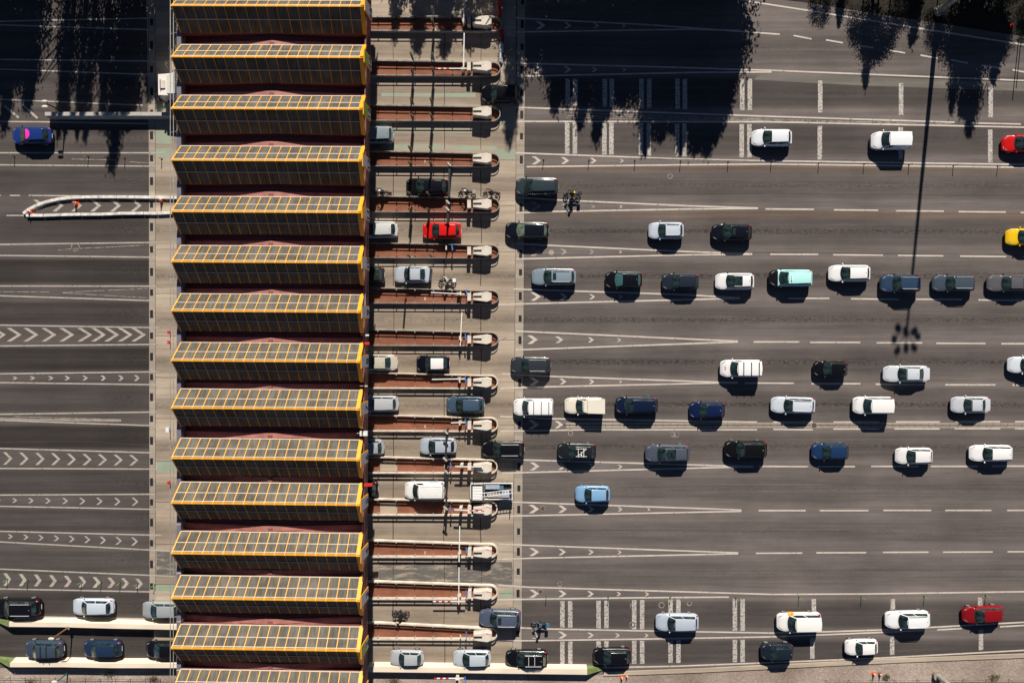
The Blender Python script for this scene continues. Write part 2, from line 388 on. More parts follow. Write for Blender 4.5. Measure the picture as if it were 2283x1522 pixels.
# ---------------------------------------------------------------- painted markings
ZM = 0.012
mk = MB(); fk = MB()
LZ = [0]
def ln(pts, wd=0.17, b_=None):
    LZ[0] += 1; (b_ or mk).strip(P(pts), wd, ZM + .0015 * (LZ[0] % 7), (M_paint2 if pts[-1][0] < 400 else M_paint) if (b_ or mk) is mk else M_faint)
right_lines = [
    [(1150, 40), (1174, 42), (1450, 56), (1600, 67), (1738, 77)], [(1150, 72), (1174, 71.5), (1544, 65.7), (1649, 68.5)],
    [(1150, 141), (1174, 142), (1450, 149), (1720, 157.4), (2283, 180), (2400, 185)], [(1150, 171), (1174, 170), (1544, 162), (1720, 161)],
    [(1150, 240), (1174, 240.5), (1720, 260), (2128, 273)], [(2163, 274.5), (2276, 277)], [(1150, 271), (1174, 271), (1720, 272), (2283, 284), (2400, 286)],
    [(1150, 341), (1174, 342), (1500, 354), (1660, 358), (2283, 367), (2400, 369)], [(1174, 372), (1500, 368), (1720, 366), (2283, 373.5), (2400, 376)],
    [(1150, 440), (1244, 446), (1530, 459), (1690, 464)], [(1150, 475), (1242, 471.5), (1530, 466.3), (1690, 465)],
    [(1150, 543), (1221, 547), (1530, 561), (1677, 566)], [(1150, 577.4), (1530, 568.3), (1677, 567)],
    [(1145, 644), (1167, 645), (1530, 657), (1650, 664)], [(1110, 679), (1172, 677), (1530, 668), (1650, 665)],
    [(1150, 738), (1172, 739), (1645, 760.5)], [(1150, 780), (1172, 779), (1645, 762)],
    [(1120, 833), (1172, 836), (1227, 838.7), (1602, 851.7), (1645, 852.5)], [(1115, 866), (1172, 863), (1600, 853.5), (1645, 853)],
    [(1115, 928), (1145, 929), (1232, 933), (1688, 940.5)], [(1115, 961), (1305, 957.4), (1688, 957.4)],
    [(1115, 1022), (1170, 1024.7), (1622, 1038), (1680, 1039)], [(1120, 1054), (1622, 1041), (1680, 1040)],
    [(1115, 1117), (1130, 1118), (1653, 1136)], [(1115, 1150), (1653, 1139)],
    [(1110, 1212), (1172, 1214.5), (1646, 1231.5)], [(1110, 1246), (1180, 1243.5), (1646, 1233.5)],
    [(1110, 1303), (1180, 1308), (1720, 1324), (1930, 1323), (2283, 1318), (2400, 1315)], [(1110, 1336), (1180, 1334.7), (1416, 1331.6), (1625, 1330)],
    [(1150, 1398), (1222, 1401), (1480, 1406), (1720, 1410), (1850, 1407), (1981, 1402.6), (2283, 1386), (2400, 1379)],
    [(1110, 1427), (1180, 1427), (1440, 1423.4), (1720, 1418.5), (1955, 1409), (2060, 1404)], [(2089, 1403), (2144, 1400)], [(2229, 1396), (2283, 1393), (2400, 1386)],
    [(1100, 1486), (1350, 1487), (1500, 1484), (1700, 1476.6), (1955, 1466), (2283, 1448.5), (2400, 1443)],
    [(1600, -8), (1660, 2), (1796, 23), (2001, 56), (2269, 98), (2400, 118)]]
for l in right_lines: ln(l)
for a, c, y0, y1 in [(1706, 1815, 466, 467), (1859, 1958, 468, 469), (1997, 2104, 470, 471), (2137, 2242, 472, 473), (2275, 2380, 474, 475),
                     (1717, 1824, 567, 567), (1857, 1968, 568, 569), (2002, 2103, 569.5, 570.5), (2140, 2243, 571, 572), (2280, 2380, 572, 573),
                     (1757, 1849, 665, 665), (1897, 2004, 666, 667.4), (2042, 2145, 667, 667.5), (2181, 2283, 668.5, 669.5),
                     (1680, 1782, 762, 762), (1806, 1918, 763, 763), (1954, 2056, 764, 764), (2087, 2197, 765, 765.5), (2232, 2340, 766, 766),
                     (1660, 1770, 853.5, 854), (1809, 1918, 855, 855), (1952, 2062, 856, 857.4), (2107, 2219, 857.5, 857.5), (2257, 2350, 858, 858),
                     (1691, 1802, 1039, 1039.5), (1822, 1906, 1039.5, 1039.5), (1942, 2048, 1039, 1039), (2075, 2180, 1039, 1039), (2212, 2320, 1038.5, 1038.5),
                     (1691, 1796, 1137.5, 1137.5), (1827, 1936, 1137.5, 1137.5), (1969, 2076, 1137, 1137), (2107, 2210, 1137, 1137), (2245, 2340, 1137, 1137),
                     (1685, 1789, 1232.5, 1232), (1820, 1931, 1231.5, 1231), (1968, 2070, 1230.5, 1230), (2102, 2213, 1230, 1229.5), (2246, 2340, 1229, 1229),
                     (1724, 1812, 940.5, 940.5), (1858, 1960, 940.5, 940.5), (1997, 2095, 940, 940), (2130, 2230, 939.5, 939.5), (2263, 2340, 939.5, 939.5),
                     (1724, 1812, 956.5, 957.4), (1858, 1960, 956, 956), (1994, 2095, 955.5, 955.5), (2128, 2230, 955, 955), (2263, 2340, 955, 955),
                     (1769, 1809, 79.7, 87.4), (1841.5, 1879, 89.5, 96), (1912, 1946.6, 101.5, 107), (1982, 2018, 112.4, 118.7), (2052, 2090, 123.6, 130.5),
                     (2120, 2157.5, 134, 141), (2189.5, 2228.5, 146, 152), (2257, 2300, 156, 164)]:
    ln([(a, y0), (c, y1)])
for l in [[(-40, 48.5), (0, 48), (336, 41)], [(-40, 55), (0, 56), (342, 67)], [(-40, 132.5), (363, 137)], [(-40, 153), (342, 167)], [(-40, 221), (0, 222), (318, 235)],
          [(-40, 271), (100, 272), (381, 277)], [(-40, 341), (368, 341)], [(-40, 367.5), (368, 371)], [(22, 436), (45, 436)], [(64, 436), (180, 437)], [(-40, 436), (2, 436)],
          [(15, 480.6), (60, 480.6)], [(-40, 545.5), (350, 540.5)], [(-40, 569), (347, 573.5)], [(-40, 637.4), (347, 638)], [(-40, 658), (344, 670.4)],
          [(-40, 724), (354, 730.3)], [(-40, 771.5), (355, 767.4)], [(-40, 833.5), (355, 828.5)], [(-40, 852), (355, 857.4)], [(-40, 923.5), (349, 918)],
          [(-40, 935), (355, 949)], [(-40, 998), (341, 1008.8)], [(-40, 1043.5), (349, 1045)], [(-40, 1103), (346, 1101)], [(-40, 1127), (349, 1134.8)],
          [(-40, 1182.5), (360, 1192.6)], [(-40, 1205), (383, 1227.8)], [(-40, 1266), (392, 1284)], [(-40, 1311), (352, 1318.7)], [(-40, 1372), (88, 1374), (364, 1379)],
          [(-40, 1465), (330, 1471)]]: ln(l, 0.15)
for l in [[(10, 236), (42, 263)], [(50, 234), (84, 264)]]: ln(l, .25)
# white continuing traces on the aprons
for l in [[(1105, 546), (1150, 543)], [(350, 640), (364, 640)], [(349, 730), (362, 730)]]: ln(l, 0.15, fk)
for l in [[(1262, 252), (1700, 266)], [(1262, 258), (1700, 268)], [(1262, 263), (2000, 274)], [(1700, 266), (2120, 277)], [(130, 558), (158, 555), (320, 547)], [(0, 650), (110, 651)],
          [(140, 652), (330, 643)], [(140, 653), (330, 664)], [(1400, 352), (1700, 360)], [(1560, 950), (2283, 952)], [(0, 931), (270, 938)], [(30, 928), (270, 935)], [(1110, 655), (1148, 652)],
          [(1113, 760), (1130, 752)], [(160, 355), (260, 357)], [(290, 361), (330, 364)]]: ln(l, 0.07, fk)
def ring(cx, cy, r):
    q = [(cx + r * math.cos(t * math.pi / 8), cy + r * math.sin(t * math.pi / 8)) for t in range(17)]; ln(q, 0.08, fk)
for cx, cy, r in [(1475, 1348, 6), (1409, 1392, 6), (1248, 1301, 5), (1537, 1344, 5), (1494, 393, 5), (1410, 1350, 5), (1500, 968, 5), (1508, 968, 6), (1272, 965, 5), (168, 551, 9)]: ring(cx, cy, r)
def chev(tx, ty, h, ln_=None, th=None, b_=None):
    """V arrow with its tip at tx pointing to the right"""
    L_ = ln_ if ln_ else h * 0.72; th = th if th else h * 0.52
    q = [(tx - L_ - th, ty - h / 2), (tx - L_, ty - h / 2), (tx, ty), (tx - L_, ty + h / 2), (tx - L_ - th, ty + h / 2), (tx - th, ty)]
    (b_ or mk).add([(p.x, p.y, ZM) for p in P(q)], [(0, 1, 2, 5), (5, 2, 3, 4)], (M_paint2 if tx < 400 else M_paint) if (b_ or mk) is mk else M_faint)
for yc, xs, hs in [(57, (1216, 1274, 1336, 1395), (18, 14, 11, 7)), (155, (1212, 1274, 1332, 1396), (18, 14, 11, 7)), (358, (1207, 1269, 1330, 1391), (18, 15, 12, 8)),
                   (460, (1206, 1265, 1327, 1388), (20, 11, 9, 6)), (561, (1206, 1265, 1325, 1387), (20, 13, 10, 6)), (661, (1206, 1265, 1327, 1388), (19, 15, 11, 8)),
                   (757, (1199, 1256, 1324, 1385), (19, 15, 11, 8)), (850, (1202, 1263, 1325, 1387), (18, 13, 10, 6)), (946, (1202, 1256), (20, 16)),
                   (1039, (1203, 1262, 1326, 1388, 1448), (18, 15, 12, 9, 6)), (1134, (1202, 1264, 1325, 1388, 1450), (19, 16, 13, 9, 6)),
                   (1229.5, (1202, 1262, 1324, 1386), (18, 14, 11, 8)), (1322.5, (1202, 1263, 1324, 1385, 1447), (18, 15, 12, 9, 8)), (1414.5, (1207, 1264, 1324, 1382, 1446), (17, 16, 12, 9, 8))]:
    for x, h in zip(xs, hs): chev(x, yc + (x - 1200) * 0.004, h, b_=fk if (yc in (460, 561) and x < 1330) else None)
for x in (99, 142, 183, 226, 270, 316): chev(x, 458.5, 26, 16, 9)
for x in (13.5, 48.6, 86, 126, 165.7, 206, 236.7, 266, 296, 326): chev(x, 746, 30, 24, 10)
for i, x in enumerate((39.8, 78.8, 119.6, 156.5, 196.3, 237, 276, 311.6)): chev(x, 842.5, 7 + i * 0.85, 7, 6)
for x in (28, 64, 99.7, 135, 169.7, 204.8, 238.9, 274, 308.8): chev(x, 1021 + x * 0.014, 28 - x * 0.015, 14, 7)
for i, x in enumerate((2, 39, 75.6, 113.6, 152, 190.6, 229, 269, 308.8)): chev(x, 1114.5 + x * 0.01, 9 + i * 1.1, 7 + i * .4, 5)
for i, x in enumerate((29, 63.9, 97.6, 132.4, 166.8, 201.6, 236.7, 271.9, 307.7)): chev(x, 1194 + x * 0.04, 10 + i * 1.0, 7 + i * .4, 5)
for x in (25, 59.4, 93, 127, 160, 192.4, 224, 257, 287.7, 319): chev(x, 1290 + x * 0.032, 28 - x * 0.02, 9.5, 8)
tag(mk.build('road_markings'), kind='structure'); tag(fk.build('faded_road_markings'), kind='structure')
b = MB()
def rb(x, y0, y1, wd=0.5):
    b.strip(P([(x, y0), (x, y1)]), wd, ZM, M_rumble)
for k, (x0, x1) in enumerate([(1265.6, 1282.7), (1348.4, 1364), (1430, 1447.4), (1510.6, 1527), (1654.6, 1671.7)]):
    for x in (x0, x1): rb(x, 176, 236 + k * 2.5); rb(x - 1, 273 + k, 343 + k * 2)
for x, a, c, d, e in [(1828.7, 180, 251, 281, 356), (2008.8, 186, 257, 284, 355), (2208.6, 190, 262, 289, 363)]: rb(x, a, c); rb(x - 1, d, e)
for k, (x0, x1) in enumerate([(1253.8, 1271.3), (1334.4, 1352), (1414, 1431.6), (1495, 1512.5), (1638.4, 1655.6)]):
    for x in (x0, x1): rb(x, 1339 - k * 1.2, 1398 + k * 1.8); rb(x, 1429 - k, 1482 - k * 1.8)
for x, a, c in [(1814.4, 1334, 1402), (1990.6, 1334, 1396), (2185, 1331, 1385), (1811, 1421, 1467), (1989, 1415, 1459), (2187, 1403, 1448)]: rb(x, a, c)
tag(b.build('rumble_bars'), kind='structure')
b = MB(); Ms = ground_mat('sealed seam', (0.05, 0.045, 0.043), (0.085, 0.075, 0.07))
for q in ([(1172, 430), (1700, 432), (2400, 436)], [(1172, 569), (1700, 563), (2400, 569)], [(1350, 700), (1900, 704), (2400, 703)], [(1172, 803), (1500, 800), (2400, 806)], [(1172, 1000), (2400, 1006)],
          [(1400, 1085), (2400, 1080)], [(1172, 1180), (1900, 1184)], [(1172, 1275), (2400, 1268)], [(-40, 605), (331, 607)], [(-40, 800), (331, 803)], [(-40, 985), (200, 984), (331, 992)], [(-40, 1155), (331, 1160)]):
    b.strip(P(q), 0.05, 0.0035, Ms)
tag(b.build('road_seams'), kind='structure')
# slotted channel in the middle of the carriageway + manhole
b = MB(); b.strip(P([(1262, 948), (1700, 947.5), (2400, 949)]), 0.62, 0.008, M_strip); b.strip(P([(1255, 947), (1700, 947.4), (2400, 948)]), 0.08, 0.0105, M_joint)
for x in range(1270, 2380, 16): b.strip(P([(x, 943), (x, 952)]), 0.03, 0.0108, M_joint)
b.strip(P([(0, 934), (270, 937)]), 0.25, 0.008, M_strip)
tag(b.build('drain_channel'), kind='structure')
def manhole(x, y, r, label, m=M_dsteel):
    p = G(x, y); q = MB(); q.cyl((0, 0, 0), (0, 0, 0.016), r, M_strip, n=20); o = q.build('manhole_rim')
    q = MB(); q.cyl((0, 0, 0.004), (0, 0, 0.022), r * 0.84, m, n=20)
    for k in range(5): q.box(-r * .6, r * .6, (k - 2) * r * .27 - .02, (k - 2) * r * .27 + .02, 0.022, 0.028, m)
    e = empty('manhole_cover', p, label, 'manhole cover'); o.parent = e; q.build('cover', e)
M_manh = mat('rusty iron', (0.09, 0.065, 0.05), 0.8)
manhole(1815, 948, 0.34, 'round rusty manhole cover set in the slotted drain channel', M_manh)
manhole(1210, 1133, 0.30, 'faint round manhole cover in the chevron wedge below the light blue car', M_manh)
manhole(1205, 1318, 0.30, 'dark round manhole cover beside the chevron near the lowest green posts', M_manh)
manhole(1229, 563, 0.30, 'pale round manhole cover in the chevron wedge under the dark estate with the pale windscreen', M_strip)

# drain grates
def grates(xf, ys, side, hs=0.9):
    proto = None
    for i, y in enumerate(ys):
        p = G(xf(y), y)
        if proto is None:
            q = MB(); q.box(-0.17, 0.17, -0.44, 0.44, 0, 0.014, M_grate)
            for k in range(9): q.box(-0.15, 0.15, -0.4 + k * .1 - .012, -0.4 + k * .1 + .012, 0.014, 0.02, M_dsteel)
            o = proto = q.build('drain_grate')
        else: o = proto.copy(); C.objects.link(o)
        o.location = (p.x, p.y, 0.004); o.scale = (1, 1 if i % 2 else 0.8, 1)
        tag(o, 'black drain grate, %s from the top in the concrete channel %s' % (ORD[i], side), 'drain grate', 'drain grates in the channels')
grates(lambda y: 1165 - y * 0.0075, [3, 54, 105, 156, 208, 256, 304, 356, 409, 463, 512, 566, 607, 660, 710, 758, 805, 853, 900, 947, 994, 1040, 1088, 1135, 1184, 1229, 1273, 1322, 1412], 'right of the toll lanes')
grates(lambda y: 338, [50, 101, 155, 204, 252, 302, 353, 404, 456, 506, 556, 606, 652, 700, 748, 795, 840, 885, 933, 982, 1028, 1074, 1119, 1164, 1210, 1257, 1306], 'left of the yellow roof')

# ---------------------------------------------------------------- toll canopy
canopy = empty('toll_canopy', (-24.4, 0, 0), 'long toll plaza roof with yellow framed sawtooth skylights and maroon sheeting', 'toll canopy')
ZR, ZB, ZF = 10.8, 9.2, 7.8
XM = -24.05; XL = G(403.5, 720, ZB).x; XR = G(796.5, 720, ZR).x
RT = [(-200, 807), (13, 804), (242, 801), (471, 798), (700, 797.4), (908, 795), (1443, 796), (1800, 797)]
def rtip(py):
    for (a, c), (d, e_) in zip(RT, RT[1:]):
        if py <= d: return c + (e_ - c) * (py - a) / (d - a)
    return 797
def warp(v):
    """the long roof runs slightly off square to the road"""
    x, y, z = v; py = 720 - y * 22.9; t = (x - XR) / (XL - XR)
    dl = G(383, py, ZR).x - G(383, 720, ZR).x; dr = G(rtip(py), py, ZR).x - XR
    return (x + t * dl + (1 - t) * dr + 24.4, y, z)
def cp(q, name, par=canopy, **k):
    q.v = [warp(v) for v in q.v]; return q.build(name, par, **k)
YT, YB = gy(-90), gy(1650)
def zdeck(x): return 8.95 - 0.105 * abs(x - XM)
q = MB(); yy = YB; rows = []
k = 0
while yy < YT:
    rows += [(yy, 0.0), (yy + 0.14, 0.0), (yy + 0.16, 0.05), (yy + 0.24, 0.05), (yy + 0.26, 0.0)]; yy += 0.26
vs = []; fs = []
xs = [XL, XM, XR]
for yv, dz in rows:
    for x in xs: vs.append((x, yv, zdeck(x) + dz))
for i in range(len(rows) - 1):
    for j in range(2): fs.append((i * 3 + j, i * 3 + j + 1, i * 3 + j + 4, i * 3 + j + 3))
q.add(vs, fs, M_maroon); cp(q, 'roof_deck')
q = MB(); q.box(XL, XR, YB, YT, 7.0, 7.3, M_lilac); cp(q, 'soffit')
# right fascia: upstand + sloped ribbed sheet
q = MB(); q.box(XR, XR + 0.16, YB, YT, 7.2, 9.1, M_pink); cp(q, 'edge_upstand')
q = MB(); yy = YB; n = 0; vs = []; fs = []
pr = []
while yy < YT: pr += [(yy, 0), (yy + .17, 0), (yy + .19, -.08), (yy + .29, -.08), (yy + .31, 0)]; yy += .31
for yv, d in pr: vs += [(XR + .162, yv, 9.08 + d), (G(820.5, 720, ZF).x + d * .5, yv, ZF)]
for i in range(len(pr) - 1): fs.append((2 * i, 2 * i + 1, 2 * i + 3, 2 * i + 2))
q.add(vs, fs, M_maroon); cp(q, 'front_fascia')
# left fascia with joints
q = MB(); q.box(XL - 0.42, XL, YB, YT, 7.2, 9.2, M_lilac)
yy = YB
while yy < YT: q.box(XL - 0.43, XL + .004, yy, yy + 0.05, 7.3, 9.22, M_white_bar); yy += 2.45
cp(q, 'rear_fascia')
# service rails off the left edge
q = MB()
for x in (-34.42, -34.11): q.cyl((x, YB, 8.1), (x, YT, 8.1), 0.035, M_steel, n=6)
yy = YB
while yy < YT: q.cyl((-34.42, yy, 8.1), (XL - .4, yy + .25, 8.1), 0.02, M_steel, n=5); yy += 2.45
cp(q, 'service_rail')
XLR_ = G(383, 720, ZR).x
RIDGE = [-102, 13, 127, 242, 357, 471.5, 583, 692.5, 803, 908.5, 1020.5, 1120, 1232, 1332, 1443, 1545]
# roof columns under the canopy
for yq in [(RIDGE[i] + RIDGE[i + 1]) / 2 for i in range(len(RIDGE) - 1)]:
    for xq in (-30.5, -18.5):
        p = G(600, yq, 7.0); q = MB(); q.box(xq - .22, xq + .22, p.y - .22, p.y + .22, 0, 7.0, M_pink); cp(q, 'column')
for i, ry in enumerate(RIDGE):
    pr_ = G(600, ry, ZR); yr = pr_.y
    tilt = (G(808, ry + 1.5 + 4.7 * (max(0, ry) / 1443) ** 1.6, ZR).y - G(383, ry, ZR).y) / (XR - XLR_)   # ridge lines run slightly off square
    y0 = G(383, ry, ZR).y; XLR = G(383, 720, ZR).x
    def Y(x, o): return y0 + (x - XLR) * tilt + o
    A, B_ = 1.65, -1.94
    x0, x1 = XL + .01, XR - .02
    q = MB()  # base walls
    for o in (A, B_):
        a0, a1 = (o - .12, o) if o > 0 else (o, o + .12)
        vs = [(x0, Y(x0, a0), 7.4), (x1, Y(x1, a0), 7.4), (x1, Y(x1, a1), 7.4), (x0, Y(x0, a1), 7.4)]
        vs += [(v[0], v[1], ZB) for v in vs]
        q.add(vs, [(0, 1, 2, 3), (4, 5, 6, 7), (0, 1, 5, 4), (1, 2, 6, 5), (2, 3, 7, 6), (3, 0, 4, 7)], M_pink)
    for x in (x0 + .05, x1 - .06):
        q.add([(x, Y(x, A - .13), 7.4), (x, Y(x, B_ + .13), 7.4), (x, Y(x, B_ + .13), ZB), (x, Y(x, A - .13), ZB)], [(0, 1, 2, 3)], M_pink)
    sky_l = cp(q, 'skylight')
    xo = XLR  # ridge overhangs slightly at the left
    def gz(nm):
        q = MB()
        for o in (A + .04, B_ - .04):
            xa = x0
            q.add([(xa, Y(xa, o), ZB), (x1, Y(x1, o), ZB), (x1, Y(x1, 0), ZR), (xo, Y(xo, 0), ZR)], [(0, 1, 2, 3)], M_glaz)
        for x, xr in ((x0, xo), (x1, x1)):
            q.add([(x, Y(x, A), ZB), (x, Y(x, B_), ZB), (xr, Y(xr, 0), ZR - .02)], [(0, 1, 2)], M_glaz)
        return cp(q, nm, sky_l)
    gz('glazing')
    q = MB(); N_ = 18
    for s in range(N_ + 1):
        xr = xo + (x1 - xo) * s / N_; xb = x0 + (x1 - x0) * s / N_
        for o in (A + .04, B_ - .04):
            q.bar((xb, Y(xb, o), ZB + .03), (xr, Y(xr, 0), ZR + .03), (0.072 if o > 0 else 0.045) if s not in (0, N_) else 0.11, 0.07, M_yellow)
    cp(q, 'frame', sky_l)
    q = MB()
    for o in (A + .04, B_ - .04):
        mxo, mz = (x0 + xo) / 2, (ZB + ZR) / 2
        q.bar((mxo, Y(mxo, o / 2), mz + .05), (x1, Y(x1, o / 2), mz + .05), 0.07, 0.06, M_white_bar)
    q.bar((x0, Y(x0, A + .07), ZB + .05), (x1, Y(x1, A + .07), ZB + .05), 0.09, 0.07, M_white_bar)
    q.bar((xo, Y(xo, .16), ZR - .09), (x1, Y(x1, .16), ZR - .09), 0.07, 0.06, M_white_bar)
    cp(q, 'cross_bar', sky_l)
    q = MB(); q.bar((xo - .05, Y(xo, 0), ZR + .05), (x1 + .1, Y(x1, 0), ZR + .04), 0.15, 0.14, M_yellow)
    for s in range(N_ + 1):
        xr = xo + (x1 - xo) * s / N_; q.bar((xr - .03, Y(xr, 0), ZR + .056), (xr + .03, Y(xr, 0), ZR + .046), 0.16, 0.14, M_white_bar)
    cp(q, 'ridge_cap', sky_l)
    q = MB()  # thick yellow gable frame at the road end
    xg = XR + .16
    for o in (A + .1, B_ - .1):
        q.bar((xg, Y(xg, o), ZB - .05), (xg, Y(xg, 0), ZR + .08), 0.32, 0.22, M_yellow)
    q.bar((xg, Y(xg, A), ZB - .05), (xg, Y(xg, B_), ZB - .05), 0.1, 0.14, M_yellow)
    cp(q, 'gable_frame', sky_l)
    q = MB(); vs = []
    for x in (XL, XM, XR): vs += [(x, Y(x, A - .05), zdeck(x) + .10), (x, Y(x, A + .62), zdeck(x) + .07)]
    q.add(vs, [(0, 1, 3, 2), (2, 3, 5, 4)], M_flash_lit); cp(q, 'flashing')  # strip added at the skylight foot to brighten the sunlit arc
    # centre post standing on the deck in the gap above (north of) the skylight
    q = MB(); q.box(XM - .22, XM + .22, Y(XM, A + .02), Y(XM, A + .42), 8.9, 9.14, M_pink)
    q.bar((XM - 3.2, Y(XM, A + .12), zdeck(XM - 3.2) + .08), (XM, Y(XM, A + .12), 9.1), .06, .06, M_pink)
    q.bar((XM + 3.2, Y(XM, A + .12), zdeck(XM + 3.2) + .08), (XM, Y(XM, A + .12), 9.1), .06, .06, M_pink)
    cp(q, 'deck_brace')
    # numbered lane sign hanging off the gable
    num = 16 - i
    if 1 <= num <= 15:
        yc = Y(XR, 0)
        wx = warp((-14.34, yc, 8.6))[0] - 24.4
        e = empty('lane_sign', (wx, yc, 8.6), '', 'lane sign', 'numbered signs along the front edge of the toll roof')
        col = {15: M_panelblue, 14: M_panelgreen, 13: M_panelgreen, 2: M_panelgreen, 1: M_panelgreen}.get(num, M_panelblue)
        cw = {15: 'pale blue', 14: 'green', 13: 'green', 2: 'green', 1: 'green'}.get(num, 'pale grey')
        e['label'] = 'yellow framed %s lane sign with the number %d, on the roof edge' % (cw, num)
        def pt(u, v, off=0.0): return (-0.17 * v + off, u, 2.8 * v)   # u across, v up
        q = MB(); q.add([pt(-.62, 0), pt(.62, 0), pt(.62, 1), pt(-.62, 1), pt(-.62, 0, -.08), pt(.62, 0, -.08), pt(.62, 1, -.08), pt(-.62, 1, -.08)],
              [(0, 1, 2, 3), (4, 5, 6, 7), (0, 1, 5, 4), (1, 2, 6, 5), (2, 3, 7, 6), (3, 0, 4, 7)], M_yellow); q.build('frame', e)
        q = MB()
        for v0, v1, mm in ((.03, .36, M_panelblue), (.39, .66, col), (.69, .97, col if num != 11 else M_yellow)):
            q.add([pt(-.53, v0, .012), pt(.53, v0, .012), pt(.53, v1, .012), pt(-.53, v1, .012)], [(0, 1, 2, 3)], mm)
        q.build('panel', e)
        cu = bpy.data.curves.new('digits', 'FONT'); cu.body = str(num); cu.size = 1.25; cu.align_x = 'CENTER'; cu.align_y = 'CENTER'; cu.offset = 0.02
        to = bpy.data.objects.new('digits', cu); C.objects.link(to)
        dg = bpy.context.evaluated_depsgraph_get(); me = bpy.data.meshes.new_from_object(to.evaluated_get(dg)); bpy.data.objects.remove(to)
        me.materials.clear(); me.materials.append(M_black)
        o = bpy.data.objects.new('digits', me); C.objects.link(o); o.parent = e
        o.rotation_euler = (R(90), 0, R(90)); o.location = (0.0, 0, 0.60); o.rotation_euler = Matrix(((0, -0.092, 1), (1, 0, 0), (0, 1, 0.092))).to_euler()
# fittings hung on the roof edges
def fitting(name, px, py, z, dx, dy, dz, m, label, cat, arm=0.5, side=1):
    p = G(px, py, z); e = empty(name, p, label, cat)
    q = MB(); q.box(-dx, dx, -dy, dy, 0, dz, m); q.box(-dx * .9, dx * .9, -dy - .01, dy + .01, dz, dz + .04, m); q.build('housing', e)
    q = MB(); q.cyl((0, 0, dz / 2), (-arm * side, 0, dz / 2), .04, M_steel, n=6); q.build('bracket', e)
fitting('camera_box', 812, 965, 9.3, .38, .22, .35, M_white, 'white box on a bracket at the roof edge below sign 7', 'camera box', .7)
fitting('lane_signal', 822, 1079, 8.9, .42, .12, .35, M_redp, 'bright red signal box at the roof edge beside sign 5', 'signal box', .6)
fitting('lane_signal', 816, 765, 8.9, .38, .12, .3, M_redp, 'small red signal box at the roof edge above sign 8', 'signal box', .6)
fitting('arm_light', 818, 747, 9.1, .22, .07, .12, M_white, 'thin white arm light above the small red signal box', 'arm light', .6)
fitting('arm_light', 814, 860, 9.1, .25, .05, .10, M_white_bar, 'thin pale arm light at the roof edge above sign 7', 'arm light', .5)
fitting('camera_box', 376, 957, 8.4, .18, .22, .3, M_white, 'white box on the pipes at the left roof edge', 'camera box', .5, -1)
for y, t in ((741, 'upper'), (763, 'lower'), (1075, 'lone')):
    fitting('lane_signal', 378, y, 8.2, .12, .16, .25, M_redp, {'upper': 'upper of two small red boxes on the left roof pipes', 'lower': 'lower of two small red boxes on the left roof pipes', 'lone': 'lone small red box on the left roof pipes lower down'}[t], 'signal box', .3, -1)
p = G(811, 670, 9.0); e = empty('wall_ladder', p, 'pale grey ladder lying on the maroon roof edge above sign 9', 'ladder'); q = MB()
for s in (-.16, .16): q.bar((s, -.7, .1), (s, .7, .1), .05, .05, M_panelblue)
q.build('stile', e); q = MB()
for k in range(7): q.bar((-.16, -.6 + k * .2, .1), (.16, -.6 + k * .2, .1), .04, .04, M_panelblue)
q.build('rungs', e)

